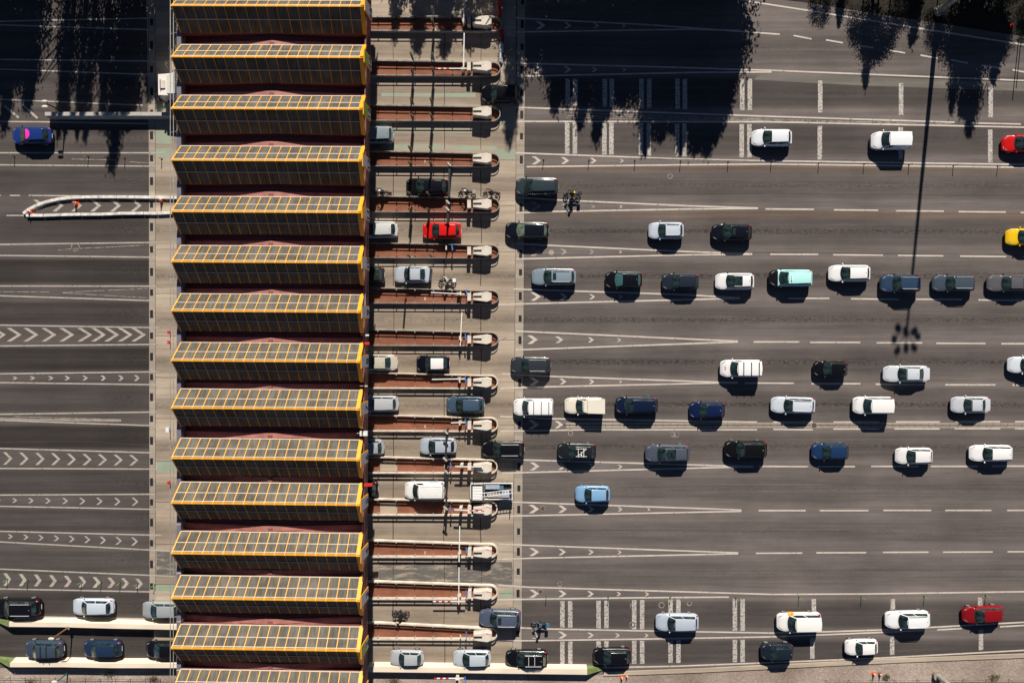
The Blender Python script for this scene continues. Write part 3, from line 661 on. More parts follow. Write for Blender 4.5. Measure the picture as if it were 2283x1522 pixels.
# ---------------------------------------------------------------- traffic islands
ISL = [(15, 35.5, 36, 68, 1118), (14, 133, 137, 167.5, 1115.5), (13, 233, 237, 268.5, 1115), (12, 336, 341, 370, 1113), (11, 436.4, 441, 472, 1113), (10, 541, 546, 574.5, 1112),
       (9, 641.5, 647.5, 676, 1111.5), (8, 735, 741, 770.6, 1110.7), (7, 831, 837, 865.3, 1109), (6, 925.4, 931.5, 961, 1109), (5, 1019, 1025, 1054.5, 1108),
       (4, 1113, 1118, 1148.4, 1108), (3, 1205.5, 1213.5, 1242, 1108), (2, 1297, 1305, 1335.6, 1108), (1, 1389, 1401, 1425.4, 1107.4)]
NAMEI = {n: 'lane %d' % n for n in range(1, 16)}
for n, tl, tr, bt, nx in ISL:
    ZT = 0.74
    tL, tR, bL, bR = G(842, tl, ZT), G(1075, tr, ZT), G(842, bt - .5, ZT), G(1075, bt + .5, ZT)
    xe = -33.0
    sl_ = (tR.y - tL.y) / (tR.x - tL.x)
    nose = G(nx, (tr + bt) / 2, ZT)
    rad = (tR.y - bR.y) / 2; cx_ = nose.x - rad * 1.05; cy_ = (tR.y + bR.y) / 2
    path = [(xe, tL.y), (tL.x, tL.y), (tR.x, tR.y)]
    for k in range(0, 13):
        a = math.pi / 2 - math.pi * k / 12; path.append((cx_ + rad * 1.05 * math.cos(a), cy_ + rad * math.sin(a)))
    path += [(bR.x - .2, bR.y), (bL.x, bL.y), (xe, bL.y)]
    pin = [(x, cy_ + (y - cy_) * 0.97) for x, y in path]
    q = MB(); q.prism(pin, 0.0, 0.13, M_kerb, False)
    q.poly([(x, cy_ + (y - cy_) * .92) if x < cx_ else (cx_ + (x - cx_) * .9, cy_ + (y - cy_) * .9) for x, y in path], 0.134, M_red_pave)
    if n in (5, 4):
        a, c = G(848, (tl + bt) / 2 - 10), G(886, (tl + bt) / 2 + 12); q.poly([(a.x, a.y), (c.x, a.y), (c.x, c.y), (a.x, c.y)], 0.138, M_kerb)
    a = G(950, (tl + bt) / 2 + 4)
    q.poly([(a.x - .2, a.y), (a.x, a.y + .04), (a.x - .01, a.y - .3), (a.x - .19, a.y - .32)], 0.1385, M_kerb if n % 3 == 0 else M_red_pave)
    tag(q.build('traffic_island'), kind='structure')
    e = empty('guard_rail', (cx_, cy_, 0), 'looped steel guard rail round the red island of %s' % NAMEI[n], 'guard rail', 'guard rails round the toll islands')
    def loc(pts): return [(x - cx_, y - cy_) for x, y in pts]
    q = MB(); q.sweep(loc(path), [(0.0, .14), (0.07, .22), (0.0, .30), (0.07, .40), (0.0, .50), (-.05, .50), (-.05, .14)], M_rail_lit if n < 8 else M_rail_shade); q.build('beam', e)
    q = MB(); q.sweep(loc(path), ([(-.06, .63), (.07, .63), (.07, .745), (-.06, .745)] if n < 8 else [(-.035, .67), (.035, .67), (.035, .74), (-.035, .74)]), M_rail_lit if n < 8 else M_rail_shade); q.build('top_rail', e)  # lower islands get the lit beam colour, upper ones the shaded
    px_ = tL.x
    while px_ < cx_ - .3:
        for yy in (tL.y + (px_ - tL.x) * sl_ - .13, bL.y + (bR.y - bL.y) * (px_ - bL.x) / (bR.x - bL.x) + .13):
            q = MB(); q.box(px_ - .05 - cx_, px_ + .05 - cx_, yy - .07 - cy_, yy + .07 - cy_, 0, .72, M_dsteel if n > 9 else M_steel); q.build('post', e)
        px_ += 2.05
    # beige end block
    bx, byc = G(1075, 500, 1.3).x, cy_ + .0
    e = empty('island_block', (bx, byc, 0.13), 'beige faceted island end block with a dark slot at the nose of %s' % NAMEI[n], 'island block', 'beige blocks at the island noses')
    pl = [(-1.0, .36), (.55, .55), (1.03, .40), (1.03, -.36), (.55, -.56), (-1.0, -.36)]
    hgt = 1.4
    q = MB()
    m_ = len(pl); vs = [(x, y, 0) for x, y in pl] + [(x, y, hgt - .05) for x, y in pl] + [(x * .95, y * .93, hgt) for x, y in pl]
    q.add(vs, [(i2, (i2 + 1) % m_, m_ + (i2 + 1) % m_, m_ + i2) for i2 in range(m_)] + [(m_ + i2, m_ + (i2 + 1) % m_, 2 * m_ + (i2 + 1) % m_, 2 * m_ + i2) for i2 in range(m_)] + [tuple(range(2 * m_, 3 * m_))], M_block)
    q.build('block', e)
    q = MB(); q.box(-.96, -.05, -.11, .12, hgt + .002, hgt + .012, M_black); q.build('slot', e)
    if n <= 4:
        q = MB(); q.add([(.35, .42, hgt + .004), (.95, .32, hgt + .004), (.95, .26, hgt + .004), (.35, .36, hgt + .004)], [(0, 1, 2, 3)], M_redp); q.build('red_stripe', e)
    if n not in (13, 12, 1):
        e2 = empty('control_cabinet', (bx - 1.42, byc, .13), 'narrow beige cabinet left of the end block of %s' % NAMEI[n], 'cabinet', 'beige cabinets on the islands')
        q = MB(); q.box(-.17, .17, -.40, .42, 0, 1.25, M_block); q.build('body', e2); q = MB(); q.box(-.2, .2, -.43, .45, 1.25, 1.31, M_block); q.build('lid', e2)

# barrier booms
def boom(px, py, dirx, diry, ln_, label, striped=True, up=1.0, plate=None):
    p = G(px, py, 1.0); e = empty('boom_barrier', (p.x, p.y, .13), label, 'boom barrier', 'boom barriers on the islands')
    q = MB(); q.box(-.16, .16, -.16, .16, 0, up - .05, M_block); q.box(-.18, .18, -.18, .18, up - .05, up, M_steel); q.build('housing', e)
    q = MB(); d = Vector((dirx, diry, 0)).normalized(); n = max(2, int(ln_ / .3))
    for k in range(n):
        a, c = d * (ln_ * k / n), d * (ln_ * (k + 1) / n)
        q.bar((a.x, a.y, up), (c.x, c.y, up), .10, .10, (M_redp if k % 2 else M_white) if striped and k > n * .3 else M_white)
    q.bar((0, 0, up), tuple((-d * .7)[:2]) + (up,), .14, .12, M_white_bar)
    q.build('arm', e)
    if plate: q = MB(); q.box(-plate[0], plate[0], -plate[1], plate[1], up + .06, up + .1, M_white); q.build('plate', e)
boom(1034, 45, .03, 1, 3.2, 'white boom reaching up from the topmost island', False)
boom(1034, 137, .02, 1, 3.0, 'white boom closing the lane between islands 15 and 14', False)
boom(1032, 154, -1, 0, 3.0, 'red and white striped boom lying along island 14')
boom(1027, 757, .05, 1, 3.0, 'white boom closing the empty lane above island 8', False)
boom(1024, 1237, .02, 1, 3.3, 'white boom closing the lane between islands 4 and 3', False)
boom(1023, 1331, .01, 1, 3.4, 'white boom closing the worn dark lane above island 2', False)
boom(1024, 1339, -1, 0, 2.9, 'red and white striped boom along the lower rail of island 2')
boom(1022, 655, -1, .05, 3.0, 'thin grey boom along the upper rail of island 9', False)
boom(1024, 844, -1, -.02, 3.0, 'thin grey boom lying over the paving of island 7', False)
boom(1026, 941, -1, -.04, 1.0, 'short white boom on island 6', False)
boom(1030, 1036, 1, -.02, 2.4, 'pale boom lying over the cabinet and block of island 5', False, 1.75)
boom(1028, 1132, 1, -.05, 2.6, 'red and white striped boom lying over the end block of island 4', True, 1.75)
boom(1020, 1510, -1, 0, 2.6, 'red and white striped boom with a white disc on the gravel at the bottom', True, 1.0, (.22, .16))
# blue angled plates on short posts
for px, py, nm in [(1040, 652, 'island 9'), (1038, 751, 'island 8'), (1038, 846, 'island 7'), (1038, 941, 'island 6'), (1005, 1037, 'island 5'), (1005, 1134, 'island 4'),
                   (1040, 1226, 'island 3'), (1040, 1322, 'island 2'), (1040, 1414, 'island 1'), (1037, 1514, 'the bottom gravel beside the striped boom'), (1008, 551, 'island 10')]:
    p = G(px, py, 1.6); e = empty('blue_sign', (p.x, p.y, .1), 'small slanted blue sign on a post on %s' % nm, 'blue sign', 'small blue signs on the islands')
    q = MB(); q.cyl((0, 0, 0), (0, 0, 1.5), .035, M_dsteel, n=6); q.build('post', e)
    q = MB(); q.add([(-.09, .34, 1.62), (.02, .36, 1.55), (.12, -.32, 1.42), (-.02, -.36, 1.5), (-.09, .34, 1.56), (.02, .36, 1.5), (.12, -.32, 1.36), (-.02, -.36, 1.44)],
                    [(0, 1, 2, 3), (4, 5, 6, 7), (0, 1, 5, 4), (1, 2, 6, 5), (2, 3, 7, 6), (3, 0, 4, 7)], M_bluep); q.build('plate', e)
    p = G(px - 13, py + 2, 1.2)
    e = empty('ticket_post', (p.x, p.y, .1), 'slim pale-capped post left of the blue sign on %s' % nm.replace(' beside the striped boom', ''), 'post', 'slim posts on the islands')
    q = MB(); q.box(-.05, .05, -.12, .12, 0, 1.3, M_dsteel); q.build('post', e); q = MB(); q.box(-.06, .08, -.22, .22, 1.3, 1.36, M_block); q.build('cap', e)
# tall laddered sensor poles
proto = None; i = 0
for n, xs, ys in [(15, (968,), (36, 62)), (14, (922, 968), (136, 167)), (13, (922, 965), (234, 268)), (12, (918, 963), (338, 371)), (11, (918, 958), (437, 472)), (10, (915, 963), (573,)), (9, (905,), (642,))]:
    for y in ys:
        for x in xs:
            p = G(x, y, .74)
            if proto is None:
                proto = empty('sensor_pole', (0, 0, 0), '', 'sensor pole', 'tall rungged sensor poles on the islands')
                q = MB()
                q.box(-.03, .03, -.03, .03, 0, 3.3, M_dsteel); q.build('pole', proto)
                q = MB()
                for k in range(14): q.box(-.11, .11, -.05, .05, .9 + k * .17, .98 + k * .17, M_dsteel if k < 11 else M_scrub)
                q.build('sensor_strip', proto)
                q = MB(); q.box(-.15, .15, -.12, .12, .0, .12, M_steel); q.build('base_plate', proto)
                e = proto
            else: e = copy_tree(proto)
            e.location = (p.x, p.y, .13)
            side = ('upper' if y == ys[0] and len(ys) > 1 else 'lower'); lr = ('left ' if x == xs[0] else 'right ') if len(xs) > 1 else ''
            e['label'] = 'tall dark rungged sensor pole, %son the %s rail of island %d' % (lr, side, n)
# portal frames with camera housings over the lanes
def portal(px, y0, y1, label, cams):
    a, c = G(px, y0, 2.2), G(px - 2, y1, 2.2); e = empty('camera_portal', (a.x, a.y, .1), label, 'camera portal', 'dark camera portals over the lanes')
    H_ = 2.3; d = c - a
    q = MB(); q.box(-.09, .09, -.09, .09, 0, H_, M_dsteel); q.build('leg', e)
    q = MB(); q.box(d.x - .09, d.x + .09, d.y - .09, d.y + .09, 0, H_, M_dsteel); q.build('leg', e)
    q = MB(); q.bar((0, 0.1, H_), (d.x, d.y - .1, H_), .2, .2, M_dsteel); q.build('beam', e)
    for t, ox in cams:
        q = MB(); cx0 = d.x * t + ox; cy0 = d.y * t; q.cyl((cx0 - .26, cy0 + .18, H_ + .2), (cx0 + .12, cy0 - .2, H_ + .16), .13, M_steel, n=12); q.ell((cx0 + .12, cy0 - .2, H_ + .16), .12, .12, .12, M_dsteel)
        q.cyl((cx0, cy0, H_), (cx0, cy0, H_ + .15), .05, M_dsteel, n=6); q.build('camera', e)
portal(1003, 367, 438, 'dark portal with a grey camera above the black hatchback in lane 12', [(0.02, 0)])
portal(1000, 452, 496, 'dark portal with two grey cameras above the red hatchback', [(0, 0), (.35, 0)])
portal(996, 962, 1022, 'dark portal with grey cameras over the silver hatchback below island 6', [(0.0, 0), (1.0, 0)])
portal(997, 1050, 1130, 'dark portal with two grey cameras behind the white van', [(0.0, 0), (1.0, 0)])

# ---------------------------------------------------------------- parapets, barriers, small street things
def parapet(pts, wd, h, label, ends=(), mm=M_parapet):
    Q = P(pts, h); c = Q[0]; L_ = [(v.x - c.x, v.y - c.y) for v in Q]
    e = empty('parapet_wall', (c.x, c.y, 0), label, 'wall')
    q = MB(); q.sweep(L_, [(-wd / 2 - .1, 0), (-wd / 2, .35), (-wd / 2 + .05, h), (wd / 2 - .05, h), (wd / 2, .35), (wd / 2 + .1, 0)], mm); q.build('wall', e)
    for a, d in ends:
        # sloping end ramp from point a by vector d
        v = Vector((a[0] - c.x, a[1] - c.y, 0)); w2 = wd / 2
        n_ = Vector((-d[1], d[0], 0)).normalized() * w2
        f = v + Vector((d[0], d[1], 0))
        vs = [v - n_, v + n_, v - n_ + Vector((0, 0, h - .01)), v + n_ + Vector((0, 0, h - .01)), f - n_ * .4, f + n_ * .4]
        q = MB(); q.add(vs, [(0, 1, 3, 2), (2, 3, 5, 4), (0, 2, 4), (1, 5, 3), (0, 4, 5, 1)], M_moss); q.build('end_ramp', e)
a = G(20, 1391, 1.0); parapet([(20, 1391), (140, 1392), (250, 1395), (400, 1398)], .62, 1.0, 'cream concrete parapet between the two lowest left lanes', [((a.x - .002, a.y), (-2.6, .25))])
a = G(22, 1481, 1.0); parapet([(22, 1481), (140, 1481), (250, 1483), (400, 1483)], .62, 1.0, 'cream concrete parapet beside the bottom left gravel', [((a.x - .002, a.y), (-2.6, .5))])
a = G(1309, 1497, .9); parapet([(820, 1491), (1000, 1493), (1150, 1495), (1309, 1497)], .70, .9, 'long cream concrete parapet under the lowest toll lane', [((a.x + .002, a.y), (2.0, 0.0))])
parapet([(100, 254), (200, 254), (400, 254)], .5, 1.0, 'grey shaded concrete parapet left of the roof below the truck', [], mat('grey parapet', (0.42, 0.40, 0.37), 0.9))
# guard rail (white plastic) on the left chevron island
M_wb = mat('white barrier rail', (0.66, 0.64, 0.60), 0.55, 0, 0.3, 2.0)
def rowbar(pts, label):
    Q = P(pts, .32); c = Q[0]; e = empty('white_barrier', (c.x, c.y, 0), label, 'barrier', 'white barriers round the left chevron island')
    for k in range(len(Q) - 1):
        a, d = Q[k], Q[k + 1]; v = (d - a).normalized() * .02
        q = MB(); L_ = [(a.x + v.x - c.x, a.y + v.y - c.y), (d.x - v.x - c.x, d.y - v.y - c.y)]
        q.sweep(L_, [(-.19, 0), (-.15, .32), (.15, .32), (.19, 0)], M_wb); q.build('segment', e)
rowbar([(51, 476), (66, 465), (82, 457), (98, 451), (113, 447), (133, 443), (160, 440), (190, 439), (220, 438.5), (260, 438.5), (300, 439), (345, 439.5), (396, 440.5)], 'curved row of white barriers above the chevrons left of the roof')
rowbar([(57, 480), (97, 480), (135, 478.5), (180, 477.5), (225, 477.4), (270, 475.5), (320, 475), (350, 475.5), (396, 473)], 'straight row of white barriers below the chevrons left of the roof')
def cone(px, py, label, m=M_orange, sc=1.0):
    p = G(px, py); e = empty('traffic_cone', p, label, 'traffic cone', 'traffic cones')
    q = MB(); q.box(-.2 * sc, .2 * sc, -.2 * sc, .2 * sc, 0, .04, m); q.build('base', e)
    q = MB(); h = .72 * sc
    for z0, z1, mm in ((.04, .3, m), (.3, .42, M_white), (.42, .55, m), (.55, .63, M_white), (.63, .75, m)):
        r = lambda z: .16 * sc * (1 - z / .85); q.cyl((0, 0, z0 * sc), (0, 0, z1 * sc), r(z0), mm, r(z1), n=12)
    q.build('cone', e)
M_cone2 = mat('faded brown cone', (0.28, 0.09, 0.05), 0.6)
cone(70, 473, 'orange cone at the left tip of the white barriers', sc=1.3); cone(171, 454, 'orange cone among the left chevrons', sc=1.3); cone(361, 447, 'orange cone between the white barriers next to the roof', sc=1.3)
cone(1947, 1500, 'bright orange cone on the bottom gravel below the small white car'); cone(1961, 1501, 'faded brown cone right of the bright orange cone on the gravel', M_cone2)
cone(1386, 1508, 'larger orange cone below the parapet green end'); cone(1397, 1505, 'smaller faded orange cone right of the larger one by the parapet', sc=.85)
# delineator posts
M_tipo = mat('orange tip', (0.7, 0.25, 0.03), 0.5)
def delin(l, what, top, where):
    pr = None
    for k, (x, y) in enumerate(l):
        p = G(x, y)
        if pr is None:
            pr = e = empty('delineator_post', p, '', 'bollard', 'flexible posts between the lanes')
            q = MB(); q.cyl((0, 0, 0), (0, 0, .62), .035, M_dsteel if top is M_tipo else top, n=8); q.build('post', e)
            q = MB(); q.cyl((0, 0, .62), (0, 0, .85), .045, top, .035, n=8); q.build('tip', e)
            q = MB(); q.cyl((0, 0, .0), (0, 0, .04), .1, M_dsteel, n=10); q.build('foot', e)
        else: e = copy_tree(pr)
        e.location = p; e.rotation_euler = (random.uniform(-.05, .05), random.uniform(-.05, .05), 0)
        e['label'] = '%s post, %s from left %s' % (what, ORD[k], where)
delin([(1212, 357), (1313, 358), (1415, 359), (1517, 360), (1623, 361), (1719, 362), (1825, 364), (1926, 366), (2026, 368), (2125, 370), (2224, 371)], 'thin orange tipped', M_tipo, 'in the row under the upper white hatchback')
delin([(33, 350), (198, 350), (239, 352), (279, 353.6), (361, 355)], 'thin dark', M_tipo, 'below the blue car at upper left')
delin([(17, 1290.5), (62.5, 1293.5), (183, 1296.6), (226, 1297.6), (268, 1298.6), (307, 1300.6), (345, 1302.6)], 'green', M_greenp, 'on the lower left chevrons')
delin([(1218, 1329), (1356, 1330), (1494, 1331), (1641, 1332), (1781, 1330), (1920, 1330), (2060, 1328.5), (2197, 1326)], 'green', M_greenp, 'above the lower right rumble bars')
# plastic road barriers at the top
for k, (y0, y1, m, lb) in enumerate([(-6, 36, M_redp, 'long red plastic barrier at the very top beside the drain'), (64, 78, M_redp, 'short red plastic barrier right of island 15'),
                                     (79, 94, mat('dark red plastic', (0.2, 0.02, 0.03), .5), 'dark red plastic barrier under the short red one'), (96, 116, M_white, 'white plastic barrier above the speckled one'), (118, 140, mat('speckled grey plastic', (.4, .4, .42), .6, 0, .5, 12.), 'speckled grey plastic barrier at the row end above island 14')]):
    a, c = G(1120 - k * .9 if k else 1114, y0, .4), G(1119 - k * .9 if k else 1113, y1, .4)
    e = empty('plastic_barrier', ((a.x + c.x) / 2, (a.y + c.y) / 2, 0), lb, 'road barrier', 'plastic road barriers near the top islands'); hl = (a.y - c.y) / 2 - .02
    q = MB(); q.sweep([(0, -hl), (0, hl)], [(-.25, 0), (-.22, .2), (-.1, .35), (-.09, .8), (.09, .8), (.1, .35), (.22, .2), (.25, 0)], m); q.build('body', e)
    q = MB(); q.cyl((0, -hl * .5, .8), (0, -hl * .5, .84), .05, M_black, n=8); q.build('filler_cap', e)

# street lamps and masts
def lamp(px, py, h, label, col=M_steel, heads=2, z0=0.0, ax=-.25, ay=0.25):
    p = G(px, py, z0); e = empty('street_lamp', p, label, 'street lamp')
    q = MB(); q.cyl((0, 0, 0), (0, 0, h), .09, col, .06, n=10); q.box(-.18, .18, -.18, .18, 0, .03, M_steel); q.build('pole', e)
    for k in range(heads):
        s = (k * 2 - (heads - 1)) * .28
        q = MB(); q.cyl((0, 0, h - .05), (ax, ay + s, h + .03), .04, col, n=6); q.build('arm', e)
        q = MB(); q.ell((ax - .15, ay + s, h + .05), .34, .16, .09, M_block if col is not M_bluep else M_steel); q.build('lamp_head', e)
lamp(147, 252, 3.4, 'street lamp with two pale heads on the shaded upper left parapet', M_dsteel, 2, 0, -.1, 0)
lamp(151, 1399, 2.6, 'brown street lamp with one pale head on the lower left parapet', mat('brown pole', (.22, .1, .05), .6), 1, .98, -.1, -.1)
lamp(151, 1499, 1.9, 'teal street lamp head on the bottom left gravel', mat('teal pole', (.02, .12, .13), .5), 1, 0.02, -.2, -.1)
def mast(px, py, h, label, r=.28, n=8, rh=1.3):
    p = G(px, py); e = empty('light_mast', p, label, 'light mast', 'tall light masts beside the road')
    q = MB(); q.cyl((0, 0, 0), (0, 0, .5), .55, M_strip, n=12); q.build('footing', e)
    q = MB(); q.cyl((0, 0, .5), (0, 0, h), r, M_steel, r * .45, n=14); q.build('pole', e)
    q = MB()
    for k in range(n):
        a = 2 * math.pi * k / n; q.cyl((0, 0, h - .3), (rh * math.cos(a), rh * math.sin(a), h), .05, M_steel, n=6)
    q.build('head_frame', e)
    for k in range(n):
        a = 2 * math.pi * k / n; q = MB(); q.box(-.3, .3, -.25, .25, -.2, .2, M_dsteel); o = q.build('floodlight', e)
        o.location = (rh * math.cos(a), rh * math.sin(a), h - .05 + (k % 3) * .25); o.rotation_euler = (.4, 0, a)
mast(2092, 26, 27.0, 'tall grey light mast at the top right casting a long shadow over the lanes')
mast(2088, 1503, 20.0, 'grey light mast rising from the bottom right gravel')
b = MB()
# thin sign posts near top right (two poles)
for (x, y, h, lb) in ((2271, 88, 5.0, 'left of two thin poles at the top right road edge'), (2276, 92, 3.9, 'right of two thin poles at the top right road edge')):
    p = G(x, y); e = empty('sign_pole', p, lb, 'pole'); q = MB(); q.cyl((0, 0, 0), (0, 0, h), .05, M_dsteel, n=8); q.build('pole', e)
    q = MB(); q.cyl((0, 0, 0), (0, 0, .05), .14, M_dsteel, n=8); q.build('foot', e)
cone(2256, 58, 'red cone lying in the dark verge at the top right', mat('red cone', (0.7, 0.02, 0.02), .5), 1.1)
# fence on the bottom gravel
def fence(x0, x1, y0, y1, label, n):
    a, c = G(x0, y0), G(x1, y1); e = empty('wire_fence', (a.x, a.y, 0), label, 'fence'); d = c - a
    for k in range(n + 1):
        t = k / n; q = MB(); q.cyl((d.x * t, d.y * t, 0), (d.x * t, d.y * t, 1.3), .03, M_scrub, n=6); q.build('post', e)
    q = MB()
    for z in (.3, .75, 1.2): q.cyl((0, 0, z), (d.x, d.y, z), .012, M_dsteel, n=4)
    q.build('wire', e)
fence(-10, 392, 1508, 1512, 'low wire fence along the bottom left gravel', 12)
fence(1840, 2300, 1514, 1512, 'low wire fence along the bottom right gravel', 9)

# ---------------------------------------------------------------- cars
def paint(col, metal=0.0):
    return mat('car paint', col, 0.22, metal, 0.03, 0.5, coat=0.35, spec=0.35)
M_glass = mat('car glass', (0.016, 0.030, 0.030), 0.07, 0, 0.9, 2.6, spec=0.8)
M_glassg = mat('pale car glass', (0.12, 0.16, 0.12), 0.12, 0, 0.5, 3.0)
M_lampc = mat('headlight glass', (0.25, 0.26, 0.28), 0.12, 0, .6, 8.0)
M_lampr = mat('tail light', (0.35, 0.008, 0.01), 0.25)
M_tyre = mat('tyre', (0.012, 0.012, 0.012), .8)
M_rim = mat('wheel rim', (0.45, 0.45, 0.46), .35, .5)
M_chrome = mat('silver trim', (0.7, 0.7, 0.72), .3, .3)
# kind: height, ws base, ws top, roof end, rear glass foot, nose z, hood z, rear deck z, panel van?
KD = {'hatch': (1.47, .235, .445, .86, .965, .62, .92, .90), 'sedan': (1.44, .26, .45, .71, .86, .64, .92, .97), 'wagon': (1.50, .245, .435, .88, .965, .64, .94, .93),
      'suv': (1.68, .24, .42, .89, .965, .76, 1.05, 1.05), 'mpv': (1.66, .18, .385, .91, .975, .72, 1.0, 1.0), 'van': (1.85, .20, .375, .965, .992, .78, 1.12, 1.2),
      'mini': (1.42, .26, .45, .83, .955, .66, .94, .92)}
def lerp(a, c, t): return a + (c - a) * t
wheel_me = {}
def wheel_mesh(r):
    if r in wheel_me: return wheel_me[r]
    q = MB(); q.cyl((0, -.1, 0), (0, .1, 0), r, M_tyre, n=20); q.cyl((0, -.11, 0), (0, .11, 0), r * .66, M_rim, n=16); q.cyl((0, -.115, 0), (0, .115, 0), r * .2, M_dsteel, n=8)
    o = q.build('wheel'); wheel_me[r] = o.data; bpy.data.objects.remove(o); return wheel_me[r]
def car(x0, x1, yc, kind, col, label, rz=0.0, metal=0.0, wid=None, roofm=None, opts=(), glass=None, name=None, zc=.75, group='cars queuing at the toll'):
    cx = (x0 + x1) / 2; p = G(cx, yc, zc); L = (x1 - x0) / 20.15
    W = (wid or {'suv': 1.86, 'van': 1.86, 'mpv': 1.82, 'mini': 1.70}.get(kind, 1.78)) / 2
    Hh, s1, s2, s3, s4, zn, zh, zr = KD[kind]
    pm = paint(col, metal); rm = paint(roofm) if roofm else pm; gm = glass or M_glass
    e = empty(name or {'van': 'van', 'suv': 'suv_car', 'wagon': 'estate_car', 'mpv': 'minivan', 'sedan': 'saloon_car'}.get(kind, 'hatchback_car'), (p.x, p.y, 0), label, 'van' if kind == 'van' else 'car', group, R(rz))
    wr, wb = (.80 * W, .96 * W) if kind == 'van' else (.70 * W, .90 * W)
    def Wd(s):
        k = 1.0
        if s < .20: k = .56 + .44 * math.sqrt(max(0, 1 - ((.20 - s) / .20) ** 2.0))
        rs = .93 if kind == 'van' else .84
        if s > rs: k = min(k, (.84 if kind == 'van' else .64) + (.16 if kind == 'van' else .36) * math.sqrt(max(0, 1 - ((s - rs) / (1 - rs)) ** 2.2)))
        return W * k
    def Bz(s):
        if s < .03: z = lerp(zn - .12, zn, s / .03)
        elif s < s1: z = lerp(zn, zh, ((s - .03) / (s1 - .03)) ** .65)
        elif s < s4: z = lerp(zh, zr, (s - s1) / (s4 - s1))
        else: z = lerp(zr, zr - .12, (s - s4) / (1.001 - s4))
        return z
    def Z(x, y):
        s = (x + L / 2) / L; s = min(1, max(0, s)); ay = abs(y); u = ay / W
        tp = 1 - (.02 if kind == 'van' else .10) * max(0, (s - .42) / .58) ** 1.6
        wr_, wb_ = wr * tp, wb * tp
        zb = Bz(s) - .09 * u ** 4 - (.03 * (1 - u * u) if kind == 'x' else 0)
        f1 = s1 + .035 * u * u; f4 = s4 - .02 * u * u
        B0 = Bz(s)
        roof = Hh - .045 * (ay / wr_) ** 2 - .06 * (abs((s - (s2 + s3) / 2) / (s3 - s2)) * 1.2) ** 2.5
        front = B0 + (s - f1) / (s2 - s1) * (Hh - zh)
        rear = B0 + (f4 - s) / max(.01, (s4 - s3)) * (Hh - zr)
        side = B0 + (wb_ - ay) / (wb_ - wr_) * (Hh - B0)
        g = min(roof, front, rear, side)
        return max(zb, g)
    ss = sorted(set([0, .008, .02, .04, .07, .1, .13, .16, s1 - .04, s1, s1 + .02, s1 + .035, lerp(s1, s2, .6), s2 - .01, s2, s2 + .02, lerp(s2, s3, .25), lerp(s2, s3, .5), lerp(s2, s3, .75),
                     s3 - .02, s3, lerp(s3, s4, .5), s4 - .01, s4, .9, .93, .955, .975, .99, 1.0]))
    ys = [0, .2, .4, .58, .66, .70, .745, .80, .85, .90, .945, .98, 1.0]
    if kind == 'van': ys = [0, .2, .4, .6, .74, .80, .84, .88, .92, .96, .98, .99, 1.0]
    tt = [-t for t in ys[::-1]] + ys[1:]
    q = MB(); vs = []; n = len(tt)
    mp_, mr_, mb_ = pm, rm, M_black
    rings = []
    for s in ss:
        wd = Wd(s); row = []
        endk = 1.0
        for t in tt:
            y = t * wd; x = s * L - L / 2
            row.append((x, y, Z(x, y)))
        zl = .30 if s > .02 and s < .98 else .38
        ex = 0.0
        for sg, lst in ((-1, 0), (1, 1)):
            pass
        e0, e1 = row[0], row[-1]
        lo = [(e0[0], -wd * .985, zl), (e0[0], -wd - .015, min(.58, e0[2] - .05))]
        hi = [(e1[0], wd + .015, min(.58, e1[2] - .05)), (e1[0], wd * .985, zl)]
        vs += lo + row + hi
    m_ = n + 4; fs = []; fr = []
    for i in range(len(ss) - 1):
        for j in range(m_ - 1):
            f = (i * m_ + j, i * m_ + j + 1, (i + 1) * m_ + j + 1, (i + 1) * m_ + j)
            xs_, y_ = (ss[i] + ss[i + 1]) / 2, 0
            jj = j - 2
            isroof = False
            if 0 <= jj < n - 1:
                yv = abs((tt[jj] + tt[jj + 1]) / 2) * W
                isroof = s2 - .001 <= ss[i] and ss[i + 1] <= s3 + .001 and yv < wr + .01
                if roofm and 'roofback' in opts: isroof = ss[i] >= s1 - .001
            (fr if isroof and roofm else fs).append(f)
    fs.append(tuple(range(m_))); fs.append(tuple(range((len(ss) - 1) * m_, len(ss) * m_)))
    for i in range(len(ss) - 1): fs.append((i * m_, (i + 1) * m_, (i + 1) * m_ + m_ - 1, i * m_ + m_ - 1))
    q.v = vs; k0 = q.mi(pm); q.f = [list(f) for f in fs]; q.m = [k0] * len(fs)
    if fr: k1 = q.mi(rm); q.f += [list(f) for f in fr]; q.m += [k1] * len(fr)
    bo = q.build('body', e, smooth=True)
    def patch(nm, fn, nu, nv, m, off=.014):
        q = MB(); vs = []
        for i in range(nu + 1):
            for j in range(nv + 1):
                x, y = fn(i / nu, j / nv); vs.append((x, y, Z(x, y) + off))
        q.add(vs, [(i * (nv + 1) + j, i * (nv + 1) + j + 1, (i + 1) * (nv + 1) + j + 1, (i + 1) * (nv + 1) + j) for i in range(nu) for j in range(nv)], m)
        return q.build(nm, e, smooth=True)
    X = lambda s: s * L - L / 2
    patch('windscreen', lambda a, c: (X(lerp(s1 + .012 + .04 * (2 * c - 1) ** 2, s2 + .004, a)), (2 * c - 1) * lerp(wb * .90, wr * .94, a)), 5, 10, gm)
    if kind != 'van' or 'rearglass' in opts:
        patch('rear_window', lambda a, c: (X(lerp(s3 + .008, s4 - .012 - .02 * (2 * c - 1) ** 2, a)), (2 * c - 1) * .93 * lerp(wr * .90, wb * .82, a)), 4, 8, gm if kind != 'sedan' else gm)
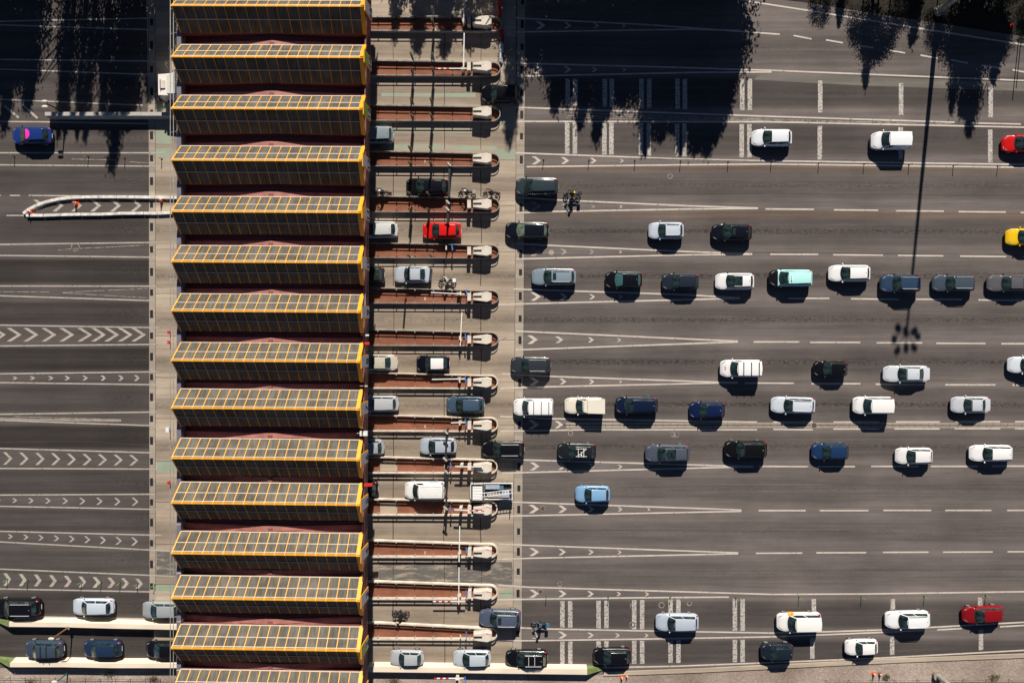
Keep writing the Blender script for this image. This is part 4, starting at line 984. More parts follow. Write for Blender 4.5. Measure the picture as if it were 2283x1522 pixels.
    for sg in (-1, 1):
        def side(a, c, r0, r1):
            sb = lerp(s1 + .065, s4 - .055, lerp(r0, r1, a)); st = lerp(s2 + .02, s3 - .01, lerp(r0, r1, a))
            v = lerp(.08, .90, c); sx = lerp(sb, st, v); tp = 1 - (.02 if kind == 'van' else .10) * max(0, (sx - .42) / .58) ** 1.6
            return X(sx), sg * tp * lerp(wb - .012, wr + .012, v)
        if kind == 'van' and 'glazed' not in opts:
            patch('side_window', lambda a, c: side(a, c, .0, .26), 4, 3, gm)
        else:
            patch('side_window', lambda a, c: side(a, c, .0, .44), 5, 3, gm); patch('side_window', lambda a, c: side(a, c, .47, 1.0), 5, 3, gm)
        patch('headlight', lambda a, c: (X(lerp(.020 + .04 * c, .045 + .085 * c, a)), sg * lerp(.60, .92, c) * Wd(lerp(.03, .1, a))), 3, 3, M_lampc, .008)
        zt = lambda a, c: (X(lerp(.93, .985, a)), sg * lerp(.86, .99, c) * Wd(lerp(.93, .98, a)))
        patch('tail_light', zt, 3, 3, M_lampr, .012)
        q = MB(); mx = X(s1 + .07); q.ell((mx, sg * (W + .10), zh + .03), .08, .11, .075, mat('mirror dark', (.02, .02, .022), .4) if sum(col) < .5 or 'dmir' in opts else pm, 8, 6); q.bar((mx, sg * (W - .03), zh - .02), (mx, sg * (W + .06), zh), .05, .04, M_black); q.build('mirror', e)
        r = .33 if kind in ('suv', 'van') else .31
        for s in (.185, .80 if kind != 'van' else .79):
            o = bpy.data.objects.new('wheel', wheel_mesh(r)); C.objects.link(o); o.parent = e; o.location = (X(s), sg * (W - .075), r)
    if 'sun' in opts or 'bigsun' in opts:
        a0, a1 = (.02, .22) if 'sun' in opts else (-.02, .50)
        if 'sun' in opts: a0, a1 = .07, .24
        patch('sunroof', lambda a, c: (X(lerp(s2 + a0 * (s3 - s2), s2 + a1 * (s3 - s2), a)), (2 * c - 1) * wr * (.62 if 'sun' in opts else .86)), 3, 6, M_glass, .012)
    if 'rails' in opts:
        for sg in (-1, 1):
            q = MB(); pts = [X(lerp(s2 + .03, s3 - .03, k / 4)) for k in range(5)]
            for k in range(4): q.bar((pts[k], sg * wr * .96, Z(pts[k], wr * .9) + .06), (pts[k + 1], sg * wr * .96, Z(pts[k + 1], wr * .9) + .06), .05, .05, M_chrome)
            q.build('roof_rail', e)
    nb = [int(o_[3:]) for o_ in opts if o_.startswith('bar')]
    if nb:
        for k in range(nb[0]):
            x = X(lerp(s2, s3, (.25 + k * .32) if nb[0] < 3 else (.22 + k * .32))); q = MB()
            q.bar((x, -wr * 1.02, Hh + .10), (x, wr * 1.02, Hh + .10), .06, .04, M_chrome if 'chrome' in opts else M_dsteel)
            for sg in (-1, 1): q.bar((x, sg * wr * .96, Hh - .03), (x, sg * wr * .96, Hh + .12), .06, .06, M_dsteel)
            q.build('roof_bar', e)
    if 'bikerack' in opts:
        q = MB(); xa, xb = X(.46), X(.74)
        for sg in (-.42, .42): q.bar((xa, sg, Hh + .1), (xb, sg, Hh + .1), .06, .05, M_white)
        for x in (lerp(xa, xb, .22), lerp(xa, xb, .72)): q.bar((x, -.5, Hh + .12), (x, .5, Hh + .12), .06, .05, M_white)
        q.bar((xa + .2, -.35, Hh + .15), (xb - .1, .35, Hh + .15), .06, .04, M_white); q.bar((lerp(xa, xb, .5), -.4, Hh + .15), (lerp(xa, xb, .5), .1, Hh + .15), .12, .04, M_white)
        q.build('bike_rack', e)
    if kind != 'van' and 'noant' not in opts:
        q = MB(); x = X(s3 - .05); q.cyl((x, 0, Hh - .06), (x + .12, 0, Hh + .05), .028, M_dsteel if sum(col) > .1 else M_chrome, .012, n=6); q.build('antenna', e)
    # wipers and rear plate
    q = MB()
    for yy in (-.45, .15): xw = X(s1 + .03); q.bar((xw, yy, Z(xw, yy) + .02), (xw + .12, yy + .45, Z(xw + .12, yy + .45) + .025), .025, .02, M_black)
    q.build('wiper', e)
    q = MB(); q.box(X(1) - .0, X(1) + .02, -.26, .26, .5, .61, M_white); q.build('number_plate', e)
    e2 = e; e['_Z'] = 0; del e['_Z']
    return e, Z, X, (W, wr, wb, Hh, s1, s2, s3, s4), patch
WHT, SIL, BLK, NAV = (.80, .79, .77), (.42, .45, .50), (.006, .006, .008), (.008, .016, .05)
SLT, DGR, LSL = (.035, .045, .065), (.022, .026, .033), (.24, .29, .34)
e, Z, X, D, patch = car(25, 114, 302, 'hatch', (.012, .035, .17), 'blue hatchback with a pink half-round roof patch at the upper left')
M_pinkp = mat('pink roof patch', (.85, .03, .42), .5)
def half(a, c):
    t = (c - .5) * math.pi; return X(D[5] + .01) + a * .48 * math.cos(t) * 1.0, D[1] * .88 * math.sin(t)
patch('roof_patch', half, 4, 12, M_pinkp, .02)  # pink half disc laid over the front of the roof
car(-12, 91, 1353, 'suv', BLK, 'black car at the lower left frame edge on the upper of two lanes', opts=('rails',))
car(160, 254, 1352, 'wagon', (.50, .56, .64), 'silver estate in the lower left lane between two black-edged gaps above the parapet', opts=('noant',))
car(315, 405, 1359, 'hatch', (.30, .33, .34), 'grey hatchback half under the left roof edge above the parapet')
car(55, 142, 1446, 'suv', (.04, .06, .09), 'slate blue car with black roof bars in the lowest left lane', opts=('bar2',))
car(184, 271, 1446, 'hatch', (.015, .03, .07), 'navy hatchback in the lowest left lane behind the one with roof bars', glass=None)
car(323, 410, 1447, 'hatch', BLK, 'black hatchback half under the roof in the lowest left lane')
car(790, 877, 301, 'mpv', (.22, .27, .30), 'grey minivan tail emerging right of the roof above island 12')
car(1073, 1157, 209, 'suv', (.004, .004, .005), 'black off-roader in tree shadow at the end of the lane above island 13')
car(905, 999, 416, 'hatch', BLK, 'black hatchback in the lane between islands 12 and 11', opts=('noant',))
car(1150, 1244, 416, 'mpv', (.03, .045, .055), 'dark teal minivan with red tail lights at the drain beside a motorcyclist')
car(792, 886, 512, 'hatch', (.55, .56, .56), 'white hatchback tail emerging from the roof left of the red car', glass=None)
car(942, 1028, 514, 'hatch', (.62, .012, .01), 'bright red hatchback between the toll islands', opts=('noant',))
car(1127, 1223, 514, 'wagon', (.006, .007, .013), 'dark estate with pale windscreen behind the red car', glass=M_glassg, opts=('noant',))
car(770, 857, 613, 'suv', (.02, .025, .02), 'dark car tail in the shadow left of the silver saloon')
car(879, 961, 612, 'sedan', (.42, .46, .52), 'silver car between islands 10 and 9 in front of a motorcycle')
car(795, 886, 808, 'sedan', (.50, .46, .39), 'champagne car tail emerging from the roof above island 7')
car(928, 1002, 810, 'mini', (.005, .005, .012), 'small black car with a white roof above island 7', roofm=(.82, .77, .76))
car(1139, 1228, 814, 'wagon', (.03, .036, .045), 'dark grey estate at the drain above the row of white vans', opts=('rails',))
car(797, 888, 900, 'wagon', (.42, .44, .47), 'silver estate tail emerging from the roof above island 6')
car(995, 1080, 902, 'hatch', (.05, .085, .13), 'slate blue hatchback with red tail lights above island 6')
car(770, 856, 997, 'hatch', (.32, .36, .38), 'silver car tail with pale roof under the roof edge above island 5')
car(935, 1017, 994, 'hatch', (.38, .42, .49), 'silver hatchback above island 5 in front of the black estate')
car(1074, 1169, 1001, 'wagon', BLK, 'black estate with bright silver roof rails at the nose of island 5', opts=('rails', 'noant'))
car(757, 843, 1090, 'hatch', BLK, 'black car tail in the roof shadow under the bright red signal')
e, Z, X, D, patch = car(902, 991, 1092, 'van', WHT, 'white van with ribbed roof and blue side lettering above island 4', group='vans')
q = MB()
for k in range(7): q.box(X(.42), X(.93), -.6 + k * .2 - .012, -.6 + k * .2 + .012, 1.83, 1.855, M_white)
q.build('roof_rib', e)
q = MB(); q.box(X(.62), X(.86), D[0] + .001, D[0] + .012, .9, 1.1, M_bluep); q.build('side_lettering', e)
car(1068, 1162, 1377, 'suv', (.07, .09, .14), 'slate SUV with open sunroof leaving island 2 behind a motorcycle', rz=-1, opts=('sun', 'rails'))
car(869, 944, 1466, 'mini', (.40, .42, .45), 'small silver hatchback in the lowest toll lane nearest the roof', rz=-1)
car(1010, 1094, 1467, 'hatch', (.45, .50, .56), 'silver hatchback in the lowest toll lane ahead of the black estate')
car(1127, 1221, 1467, 'wagon', BLK, 'black estate with chrome roof bars beside the long parapet', opts=('rails', 'bar2', 'chrome'))
car(1677, 1765, 307, 'hatch', (.72, .75, .80), 'white hatchback in the upper right lane beside the rumble bars')
car(1943, 2026, 314, 'van', (.80, .82, .84), 'small white van in the upper right lane', group='vans')
car(2237, 2324, 320, 'hatch', (.55, .01, .01), 'red hatchback cut by the right frame edge')
car(1447, 1524, 514, 'hatch', (.50, .56, .64), 'light silver hatchback alone ahead of the black one', opts=('rails',))
car(1588, 1676, 518, 'hatch', (.006, .007, .012), 'black hatchback with roof window behind the light silver one', opts=('sun',))
car(2245, 2330, 528, 'hatch', (.85, .52, .01), 'yellow car cut by the right frame edge')
car(1186, 1284, 617, 'wagon', (.20, .26, .31), 'silver blue estate with black sunroof at the head of the long queue', opts=('sun', 'rails', 'noant'))
car(1350, 1431, 624, 'hatch', (.006, .006, .008), 'black hatchback with red tail lights second in the long queue', glass=mat('teal glass', (.05, .13, .13), .1))
car(1477, 1558, 628, 'hatch', (.018, .024, .036), 'dark slate hatchback third in the long queue', opts=('noant',))
car(1596, 1681, 627, 'hatch', (.78, .77, .78), 'white hatchback with black glass roof in the long queue', opts=('bigsun', 'dmir'))
e, Z, X, D, patch = car(1716, 1810, 620, 'mpv', (.008, .008, .010), 'black taxi with mint green roof and sides', roofm=(.46, .86, .82), opts=('roofback', 'noant'))
q = MB(); q.box(X(.44), X(.46), -.3, .2, 1.66, 1.78, M_white); q.build('roof_light', e)
car(1849, 1940, 609, 'hatch', (.80, .80, .80), 'white rounded hatchback behind the mint taxi')
car(1964, 2051, 632, 'suv', (.028, .052, .10), 'blue off-roader crossed by the mast shadow', opts=('rails', 'noant'))
car(2081, 2173, 631, 'wagon', (.055, .075, .10), 'dusty slate estate near the end of the long queue', opts=('rails', 'noant'))
car(2203, 2300, 631, 'sedan', (.10, .10, .11), 'grey car at the end of the long queue cut by the frame')
e, Z, X, D, patch = car(1606, 1696, 821, 'van', (.82, .82, .82), 'white van with three thin roof bars and a red bonnet mark', opts=('bar3',), group='vans')
patch('bonnet_mark', lambda a, c: (X(lerp(.09, .125, a)), lerp(-.15, .25, c)), 2, 3, mat('faded red print', (.6, .3, .27), .6), .012)
car(1815, 1889, 822, 'hatch', (.006, .006, .007), 'small black hatchback between white van and silver saloon', wid=1.66)
car(1971, 2072, 833, 'sedan', (.55, .59, .63), 'long silver saloon right of the small black hatchback')
car(2249, 2340, 813, 'hatch', (.62, .66, .72), 'white car cut by the right frame edge halfway down')
car(1145, 1233, 907, 'van', (.83, .83, .83), 'white van with three roof bars at the drain strip below the dark estate', opts=('bar3',), group='vans')
e, Z, X, D, patch = car(1259, 1347, 904, 'sedan', (.72, .68, .58), 'cream pickup van with raised square rear box', name='pickup_van', opts=('noant',))
q = MB(); q.prism([(X(.56), -.74), (X(.995), -.80), (X(.995), .80), (X(.56), .74)], .95, 1.72, paint((.72, .68, .58))); q.build('load_box', e)
q = MB(); q.prism([(X(.47), -.6), (X(.56), -.72), (X(.56), .72), (X(.47), .6)], 1.3, 1.56, paint((.72, .68, .58))); q.build('box_fairing', e)
car(1373, 1466, 903, 'mpv', (.006, .012, .034), 'large navy minivan behind the cream pickup van')
car(1538, 1616, 914, 'hatch', (.006, .014, .055), 'deep blue hatchback behind the navy minivan')
car(1720, 1817, 903, 'wagon', (.55, .60, .67), 'silver estate with roof rails above the manhole cover', rz=-1.5, opts=('rails',))
car(1902, 1987, 903, 'van', (.80, .80, .79), 'plain white van above the slotted channel', group='vans', opts=('glazed',))
car(2122, 2207, 902, 'sedan', (.50, .53, .57), 'silver saloon with pale rear window at the end of its lane', glass=None)
car(1243, 1329, 1006, 'hatch', (.014, .016, .02), 'black hatchback carrying a white roof cycle rack', opts=('bikerack', 'noant'))
car(1439, 1537, 1010, 'suv', (.07, .08, .115), 'slate SUV with long black glass roof', opts=('bigsun', 'noant'))
car(1616, 1709, 1001, 'suv', (.006, .006, .006), 'black SUV between the slate SUV and the blue hatchback')
car(1811, 1892, 1006, 'hatch', (.012, .035, .095), 'bright navy hatchback behind the black SUV')
car(1998, 2079, 1016, 'hatch', (.76, .74, .73), 'cream white hatchback on the dashed line lower right')
car(2163, 2257, 1010, 'wagon', (.80, .80, .80), 'glossy white estate last in the lane under the slotted channel')
car(1283, 1360, 1101, 'hatch', (.20, .38, .60), 'light blue hatchback alone in its lane', opts=('noant',))
car(1462, 1557, 1386, 'suv', (.42, .48, .56), 'silver blue SUV on the rumble bars in the lower right')
e, Z, X, D, patch = car(1733, 1829, 1386, 'van', (.82, .82, .79), 'white window van with a yellow front door', rz=1, opts=('glazed',), wid=1.95, group='vans', zc=.9)
patch('yellow_door', lambda a, c: (X(lerp(.22, .36, a)), lerp(.97, .90, c) * D[0]), 3, 3, M_yellow, .014)
q = MB(); q.box(X(.24), X(.38), D[0] + .008, D[0] + .03, .4, 1.12, M_yellow); q.build('yellow_door', e)
car(1974, 2072, 1380, 'suv', (.80, .81, .82), 'white SUV in the lower right beside the dark red car', rz=1.5, opts=('rails',))
car(2147, 2237, 1369, 'hatch', (.22, .006, .01), 'dark red hatchback in the lower right corner', rz=3)
car(1323, 1407, 1462, 'hatch', BLK, 'glossy black hatchback beside the green parapet end', rz=1)
car(1697, 1768, 1451, 'suv', (.012, .018, .03), 'short dark navy off-roader below the van with the yellow door', rz=1.5, wid=1.72)
car(1885, 1957, 1442, 'mini', (.80, .80, .79), 'small white hatchback on the lowest right lane', rz=1.5)

# white pickup truck with ladder
p = G(1096, 1095, 1.0); e = empty('pickup_truck', (p.x, p.y, 0), 'white flatbed truck with a ladder and tools on the bed', 'truck')
Mw = paint(WHT); q = MB()
cab = [(-2.35, .72), (-2.28, .86), (-.95, .88), (-.95, -.88), (-2.28, -.86), (-2.35, -.72)]
q.prism(cab, .35, 1.25, Mw); q.prism([(-2.05, .74), (-1.0, .76), (-1.0, -.76), (-2.05, -.74)], 1.85, 1.95, Mw)
for k in range(5): q.box(-1.95, -1.05, -.6 + k * .3 - .02, -.6 + k * .3 + .02, 1.95, 1.98, Mw)
vs = [(-2.28, .84, 1.25), (-.95, .86, 1.25), (-.95, -.86, 1.25), (-2.28, -.84, 1.25), (-2.05, .74, 1.85), (-1.0, .76, 1.85), (-1.0, -.76, 1.85), (-2.05, -.74, 1.85)]
q.add(vs, [(1, 2, 6, 5)], Mw); q.build('cab', e)
q = MB(); q.add([vs[i] for i in (0, 3, 7, 4)], [(0, 1, 2, 3)], M_glass); q.build('windscreen', e)
for f in ((0, 1, 5, 4), (2, 3, 7, 6)): q = MB(); q.add([vs[i] for i in f], [(0, 1, 2, 3)], M_glass); q.build('side_window', e)
q = MB(); q.box(-.9, 2.35, -.9, .9, .55, .68, M_dsteel); q.build('bed', e)
for y0, y1 in ((-.92, -.86), (.86, .92)): q = MB(); q.box(-.9, 2.35, y0, y1, .68, 1.05, Mw); q.build('side_board', e)
q = MB(); q.box(2.29, 2.35, -.86, .86, .68, 1.05, Mw); q.build('tailgate', e)
q = MB()
for x in (-.8, 2.2):
    for y in (-.85, .85): q.cyl((x, y, .68), (x, y, 1.9), .035, M_steel, n=6)
    q.cyl((x, -.85, 1.9), (x, .85, 1.9), .035, M_steel, n=6)
q.build('rack', e)
for sg in (-1, 1):
    for x in (-1.6, 1.45):
        o = bpy.data.objects.new('wheel', wheel_mesh(.33)); C.objects.link(o); o.parent = e; o.location = (x, sg * .8, .33)
    q = MB(); q.ell((-2.0, sg * 1.05, 1.35), .06, .1, .13, M_black, 8, 6); q.build('mirror', e); q = MB(); q.box(-2.38, -2.33, sg * .62 - .14, sg * .62 + .14, .65, .85, M_lampc); q.build('headlight', e)
e2 = empty('ladder', (p.x + .1, p.y - .05, 1.97), 'white aluminium ladder lying over the truck bed', 'ladder', rz=R(7)); q = MB()
for s in (-.2, .2): q.bar((-1.3, s, 0), (2.3, s, 0), .06, .06, M_white)
q.build('stile', e2); q = MB()
for k in range(11): q.bar((-1.2 + k * .33, -.2, 0), (-1.2 + k * .33, .2, 0), .05, .04, M_white)
q.build('rungs', e2)
for (cx0, cy0, dx, dy, dz, m, lb) in ((.1, .5, .75, .22, .3, M_panelblue, 'pale blue tool chest on the truck bed'), (1.0, .35, .3, .25, .2, mat('blue tarp', (.05, .16, .2), .7), 'small blue box on the truck bed'), (.5, -.45, .9, .2, .22, M_steel, 'grey machine on the truck bed'), (1.6, -.3, .35, .35, .3, M_panelblue, 'pale crate at the truck tail')):
    e2 = empty('tool_box', (p.x + cx0, p.y + cy0, .68), lb, 'box'); q = MB(); q.box(-dx, dx, -dy, dy, 0, dz, m); q.build('box', e2)
    q = MB(); q.box(-dx - .02, dx + .02, -dy - .02, dy + .02, dz, dz + .05, m); q.build('lid', e2)

# lorry leaving under the canopy
p = G(366, 186, 3.2); e = empty('lorry', (p.x, p.y, 0), 'white lorry cab coming out from under the roof at the upper left', 'truck'); Mw = paint((.80, .76, .70)); q = MB()
q.add([(-1.05, 1.15, .5), (-1.05, -1.15, .5), (1.2, -1.22, .5), (1.2, 1.22, .5), (-1.1, 1.1, 1.6), (-1.1, -1.1, 1.6), (-.85, 1.1, 2.75), (-.85, -1.1, 2.75), (1.2, -1.2, 2.9), (1.2, 1.2, 2.9)],
      [(0, 1, 5, 4), (4, 5, 7, 6), (6, 7, 8, 9), (3, 9, 8, 2), (0, 4, 6, 9, 3), (1, 2, 8, 7, 5)], Mw); q.build('cab', e)
q = MB(); q.add([(-1.12, 1.0, 1.65), (-1.12, -1.0, 1.65), (-.9, -1.0, 2.62), (-.9, 1.0, 2.62)], [(0, 1, 2, 3)], M_glass); q.build('windscreen', e)
q = MB(); q.add([(0.1, .95, 2.84), (0.1, -.95, 2.84), (1.25, -1.15, 3.55), (1.25, 1.15, 3.55), (1.25, -1.15, 2.9), (1.25, 1.15, 2.9)], [(0, 1, 2, 3), (1, 4, 2), (0, 3, 5), (3, 2, 4, 5), (0, 5, 4, 1)], Mw); q.build('roof_deflector', e)
q = MB(); q.box(-.62, -.05, -.42, .42, 2.84, 2.92, M_block); q.box(-.58, -.52, -.5, .5, 2.85, 2.97, M_dsteel); q.build('roof_hatch', e)
for sg in (-1, 1): q = MB(); q.box(-1.2, -1.0, sg * 1.38 - .1, sg * 1.38 + .1, 1.7, 2.3, M_black); q.bar((-1.0, sg * 1.1, 2.2), (-1.1, sg * 1.38, 2.1), .05, .05, M_black); q.build('mirror', e)
q = MB(); q.box(1.4, 12.5, -1.25, 1.25, 1.0, 3.9, mat('dark trailer', (.05, .055, .06), .6)); q.build('trailer', e)
for x in (-.3, 2.2, 9.5, 10.8):
    for sg in (-1, 1): o = bpy.data.objects.new('wheel', wheel_mesh(.5)); C.objects.link(o); o.parent = e; o.location = (x, sg * 1.1, .5)

# ---------------------------------------------------------------- motorcycles and riders
def skin_body(name, verts, edges, radii, mats, facemat, sub=1):
    me = bpy.data.meshes.new(name + '_rig'); me.from_pydata(verts, edges, []); o = bpy.data.objects.new(name, me); C.objects.link(o)
    md = o.modifiers.new('s', 'SKIN'); 
    for i, r in enumerate(radii):
        o.data.skin_vertices[0].data[i].radius = (r, r)
    o.data.skin_vertices[0].data[0].use_root = True
    md2 = o.modifiers.new('d', 'SUBSURF'); md2.levels = sub; md2.render_levels = sub
    dg = bpy.context.evaluated_depsgraph_get(); m2 = bpy.data.meshes.new_from_object(o.evaluated_get(dg)); bpy.data.objects.remove(o)
    m2.materials.clear()
    for m in mats: m2.materials.append(m)
    for f in m2.polygons: f.material_index = facemat(f.center); f.use_smooth = True
    return m2
M_glove = mat('black glove leather', (.015, .014, .014), .6)
def rider_mesh(jacket, trousers):
    V = [(.18, 0, .88), (.08, 0, 1.08), (-.03, 0, 1.28), (-.08, 0, 1.42), (-.12, 0, 1.52), (-.16, 0, 1.62)]; E = [(i, i + 1) for i in range(5)]; Rr = [.15, .14, .16, .11, .07, .09]
    for sg in (-1, 1):
        b0 = len(V); V += [(-.06, sg * .19, 1.37), (-.20, sg * .33, 1.20), (-.42, sg * .33, 1.08), (-.50, sg * .33, 1.05)]; Rr += [.075, .055, .045, .035]; E += [(2, b0), (b0, b0 + 1), (b0 + 1, b0 + 2), (b0 + 2, b0 + 3)]
        for k in range(4):
            y = sg * (.29 + .025 * k); f = len(V); V += [(-.555, y, 1.06), (-.58, y, 1.035), (-.565 + .003 * k, y, 1.01)]; Rr += [.012, .011, .010]; E += [(b0 + 3, f), (f, f + 1), (f + 1, f + 2)]
        f = len(V); V += [(-.49, sg * .285, 1.02), (-.52, sg * .275, 1.0)]; Rr += [.013, .011]; E += [(b0 + 3, f), (f, f + 1)]
        b1 = len(V); V += [(.12, sg * .13, .86), (-.22, sg * .24, .78), (.06, sg * .25, .42), (.02, sg * .25, .33), (-.13, sg * .25, .30)]; Rr += [.10, .075, .055, .05, .045]
        E += [(0, b1), (b1, b1 + 1), (b1 + 1, b1 + 2), (b1 + 2, b1 + 3), (b1 + 3, b1 + 4)]
    def fm(c):
        if c.x < -.47 and c.z < 1.12: return 2
        if c.z < .38: return 2
        return 0 if c.z > .96 and not (c.z < .98) else 1
    return skin_body('rider', V, E, Rr, [jacket, trousers, M_glove], fm)
def bike(px, py, label, col, jacket=None, helmet=None, plabel=None, topcase=None, rz=0.0, vest=None):
    p = G(px, py, .9); e = empty('motorcycle', (p.x, p.y, 0), label, 'motorcycle', 'motorcycles at the toll', R(rz)); pm = paint(col)
    for x in (-.72, .68):
        q = MB(); r = .31; nn = 20
        vs = []; fs = []
        for i in range(nn):
            a = 2 * math.pi * i / nn
            for j in range(6):
                c = 2 * math.pi * j / 6; rr = r - .06 + .06 * math.cos(c); vs.append((x + rr * math.cos(a), .06 * math.sin(c), r + rr * math.sin(a)))
        for i in range(nn):
            for j in range(6): fs.append((i * 6 + j, ((i + 1) % nn) * 6 + j, ((i + 1) % nn) * 6 + (j + 1) % 6, i * 6 + (j + 1) % 6))
        q.add(vs, fs, M_tyre); w_ = q.build('wheel', e, smooth=True)
        q = MB(); q.cyl((x, -.05, r), (x, .05, r), .05, M_rim, n=10)
        for k in range(5): a = k * math.pi * 2 / 5; q.bar((x, 0, r), (x + .23 * math.cos(a), 0, r + .23 * math.sin(a)), .04, .03, M_rim)
        q.build('hub', w_)
    q = MB(); q.ell((-.12, 0, .86), .30, .17, .15, pm); q.build('fuel_tank', e, smooth=True)
    q = MB(); q.ell((.33, 0, .83), .36, .15, .07, M_black); q.build('seat', e, smooth=True)
    q = MB(); q.ell((0, 0, .48), .30, .18, .22, M_dsteel); q.bar((-.1, 0, .6), (.68, 0, .32), .1, .08, M_dsteel); q.build('engine', e, smooth=True)
    q = MB()
    for sg in (-.09, .09): q.cyl((-.72, sg, .31), (-.50, sg, .95), .03, M_steel, n=6)
    q.build('fork', e)
    q = MB(); q.cyl((-.50, -.40, 1.02), (-.50, .40, 1.02), .022, M_dsteel, n=6)
    for sg in (-1, 1): q.cyl((-.5, sg * .28, 1.02), (-.55, sg * .36, 1.2), .012, M_dsteel, n=5); q.ell((-.55, sg * .38, 1.22), .03, .08, .05, M_dsteel, 8, 5)
    q.build('handlebar', e)
    q = MB(); q.ell((-.66, 0, .98), .14, .15, .16, pm); q.build('front_fairing', e, smooth=True); q = MB(); q.ell((-.77, 0, .96), .05, .09, .08, M_lampc, 8, 6); q.build('headlight', e, smooth=True)
    q = MB(); q.cyl((.1, -.2, .35), (.75, -.24, .5), .055, M_dsteel, n=8); q.build('exhaust', e)
    q = MB(); q.box(.72, .80, -.08, .08, .72, .80, M_lampr); q.build('tail_light', e)
    if topcase:
        q = MB(); q.prism([(.62, -.22), (.98, -.18), (.98, .18), (.62, .22)], .92, 1.2, topcase); q.build('top_case', e)
    if jacket:
        me = rider_mesh(jacket, mat('dark trousers', (.02, .022, .03), .8))
        o = bpy.data.objects.new('person', me); C.objects.link(o); o.location = (p.x, p.y, .0); o.rotation_euler = (0, 0, R(rz)); tag(o, plabel, 'person', 'motorcycle riders')
        q = MB(); q.ell((-.17, 0, 1.66), .155, .13, .145, helmet); hl = q.build('helmet', o, smooth=True)
        q = MB(); q.ell((-.235, 0, 1.67), .10, .115, .06, M_glass, 10, 6); q.build('visor', hl, smooth=True)
        if vest: q = MB(); q.ell((.02, 0, 1.28), .17, .2, .1, vest); q.build('vest', o, smooth=True)
MJ = mat('black jacket', (.015, .015, .017), .8); HB = mat('black helmet', (.01, .01, .01), .2); HW = mat('white helmet', (.75, .75, .75), .25)
bike(852, 428, 'motorcycle half in the roof shadow left of the black hatchback', (.03, .01, .01), MJ, HW, 'rider in dark jacket and white helmet at the roof shadow')
bike(1041, 428, 'motorcycle right behind the black hatchback in the toll lane', BLK, MJ, HW, 'rider in black with a pale helmet right behind the black hatchback', mat('pale case', (.3, .3, .32), .4))
bike(1096, 429, 'motorcycle following beside the teal minivan nose', BLK, MJ, mat('dark red helmet', (.12, .02, .03), .3), 'rider in black between the first motorcycle and the teal minivan')
bike(1277, 432, 'motorcycle behind the dark teal minivan', BLK, MJ, HB, 'rider in black with a yellow back patch behind the teal minivan', M_black, vest=None)
bike(997, 625, 'motorcycle with white top case behind the silver car', (.02, .04, .1), mat('white shirt', (.55, .53, .48), .8), HB, 'rider in a white shirt behind the silver car', M_white)
bike(892, 1368, 'black motorcycle alone above island 1', BLK, MJ, HB, 'rider in grey black gear alone above island 1', None, rz=-4)
bike(1205, 1392, 'motorcycle with blue top case on the lower drain strip', BLK, mat('blue jacket', (.04, .10, .17), .8), HB, 'rider in a blue jacket at the lower right of the toll lanes', mat('blue case', (.05, .15, .25), .3))
p = G(1282, 427, 1.4)
# yellow bag on the rider behind the teal minivan
e = empty('shoulder_bag', (p.x - .05, p.y - .1, 1.36), 'small bright yellow bag on the back of the rider behind the teal minivan', 'bag'); q = MB(); q.ell((0, 0, 0), .1, .13, .06, mat('yellow fabric', (.8, .7, .02), .7), 10, 6); q.build('pouch', e, smooth=True)
q = MB(); q.bar((-.12, -.14, .02), (.1, .14, .03), .03, .02, M_black); q.build('strap', e)

# ---------------------------------------------------------------- trees beyond the top edge
def crown_mesh(kind, seed, leafm):
    rnd = random.Random(seed); q = MB(); vs = []; fs = []
    k = q.mi(leafm)
    def leaf(c, sz):
        n = Vector((rnd.gauss(0, 1), rnd.gauss(0, 1), rnd.gauss(0, 1))).normalized(); u = n.orthogonal().normalized(); w_ = n.cross(u)
        a = rnd.uniform(0, 6.28); u, w_ = u * math.cos(a) + w_ * math.sin(a), w_ * math.cos(a) - u * math.sin(a)
        o = len(vs); s1_, s2_ = sz * rnd.uniform(.7, 1.2), sz * rnd.uniform(.35, .6)
        vs.extend([c - u * s1_, c + w_ * s2_, c + u * s1_, c - w_ * s2_]); fs.append((o, o + 1, o + 2, o + 3))
    nc = 130 if kind == 'spire' else 110
    for i in range(nc):
        if kind == 'spire':
            h = rnd.random() ** .8; z = .10 + .90 * h; rmax = .20 * (1 - h) ** .75 + .012; a = rnd.uniform(0, 6.28); r = rmax * math.sqrt(rnd.random()) * rnd.uniform(.7, 1.25)
            c = Vector((r * math.cos(a), r * math.sin(a), z)); cs = .035 * (1.15 - h) + .01; nl = 34
        else:
            a = rnd.uniform(0, 6.28); b_ = rnd.uniform(-.6, 1); rr = rnd.uniform(.55, 1.0)
            c = Vector((.30 * rr * math.cos(a) * math.cos(b_ * 1.4), .30 * rr * math.sin(a) * math.cos(b_ * 1.4), .66 + .30 * rr * math.sin(b_ * 1.4))); cs = .05; nl = 40
        for _ in range(nl):
            d = Vector((rnd.gauss(0, cs), rnd.gauss(0, cs), rnd.gauss(0, cs * (1.6 if kind == 'spire' else .9)))); leaf(c + d, .016)
    q.v = [tuple(v) for v in vs]; q.f = [list(f) for f in fs]; q.m = [k] * len(fs)
    me = bpy.data.meshes.new('crown'); me.from_pydata(q.v, [], q.f); me.materials.append(leafm); return me
CR = {('spire', i): crown_mesh('spire', 10 + i, M_leaf) for i in range(3)}; CR.update({('round', i): crown_mesh('round', 20 + i, M_leaf2) for i in range(3)})
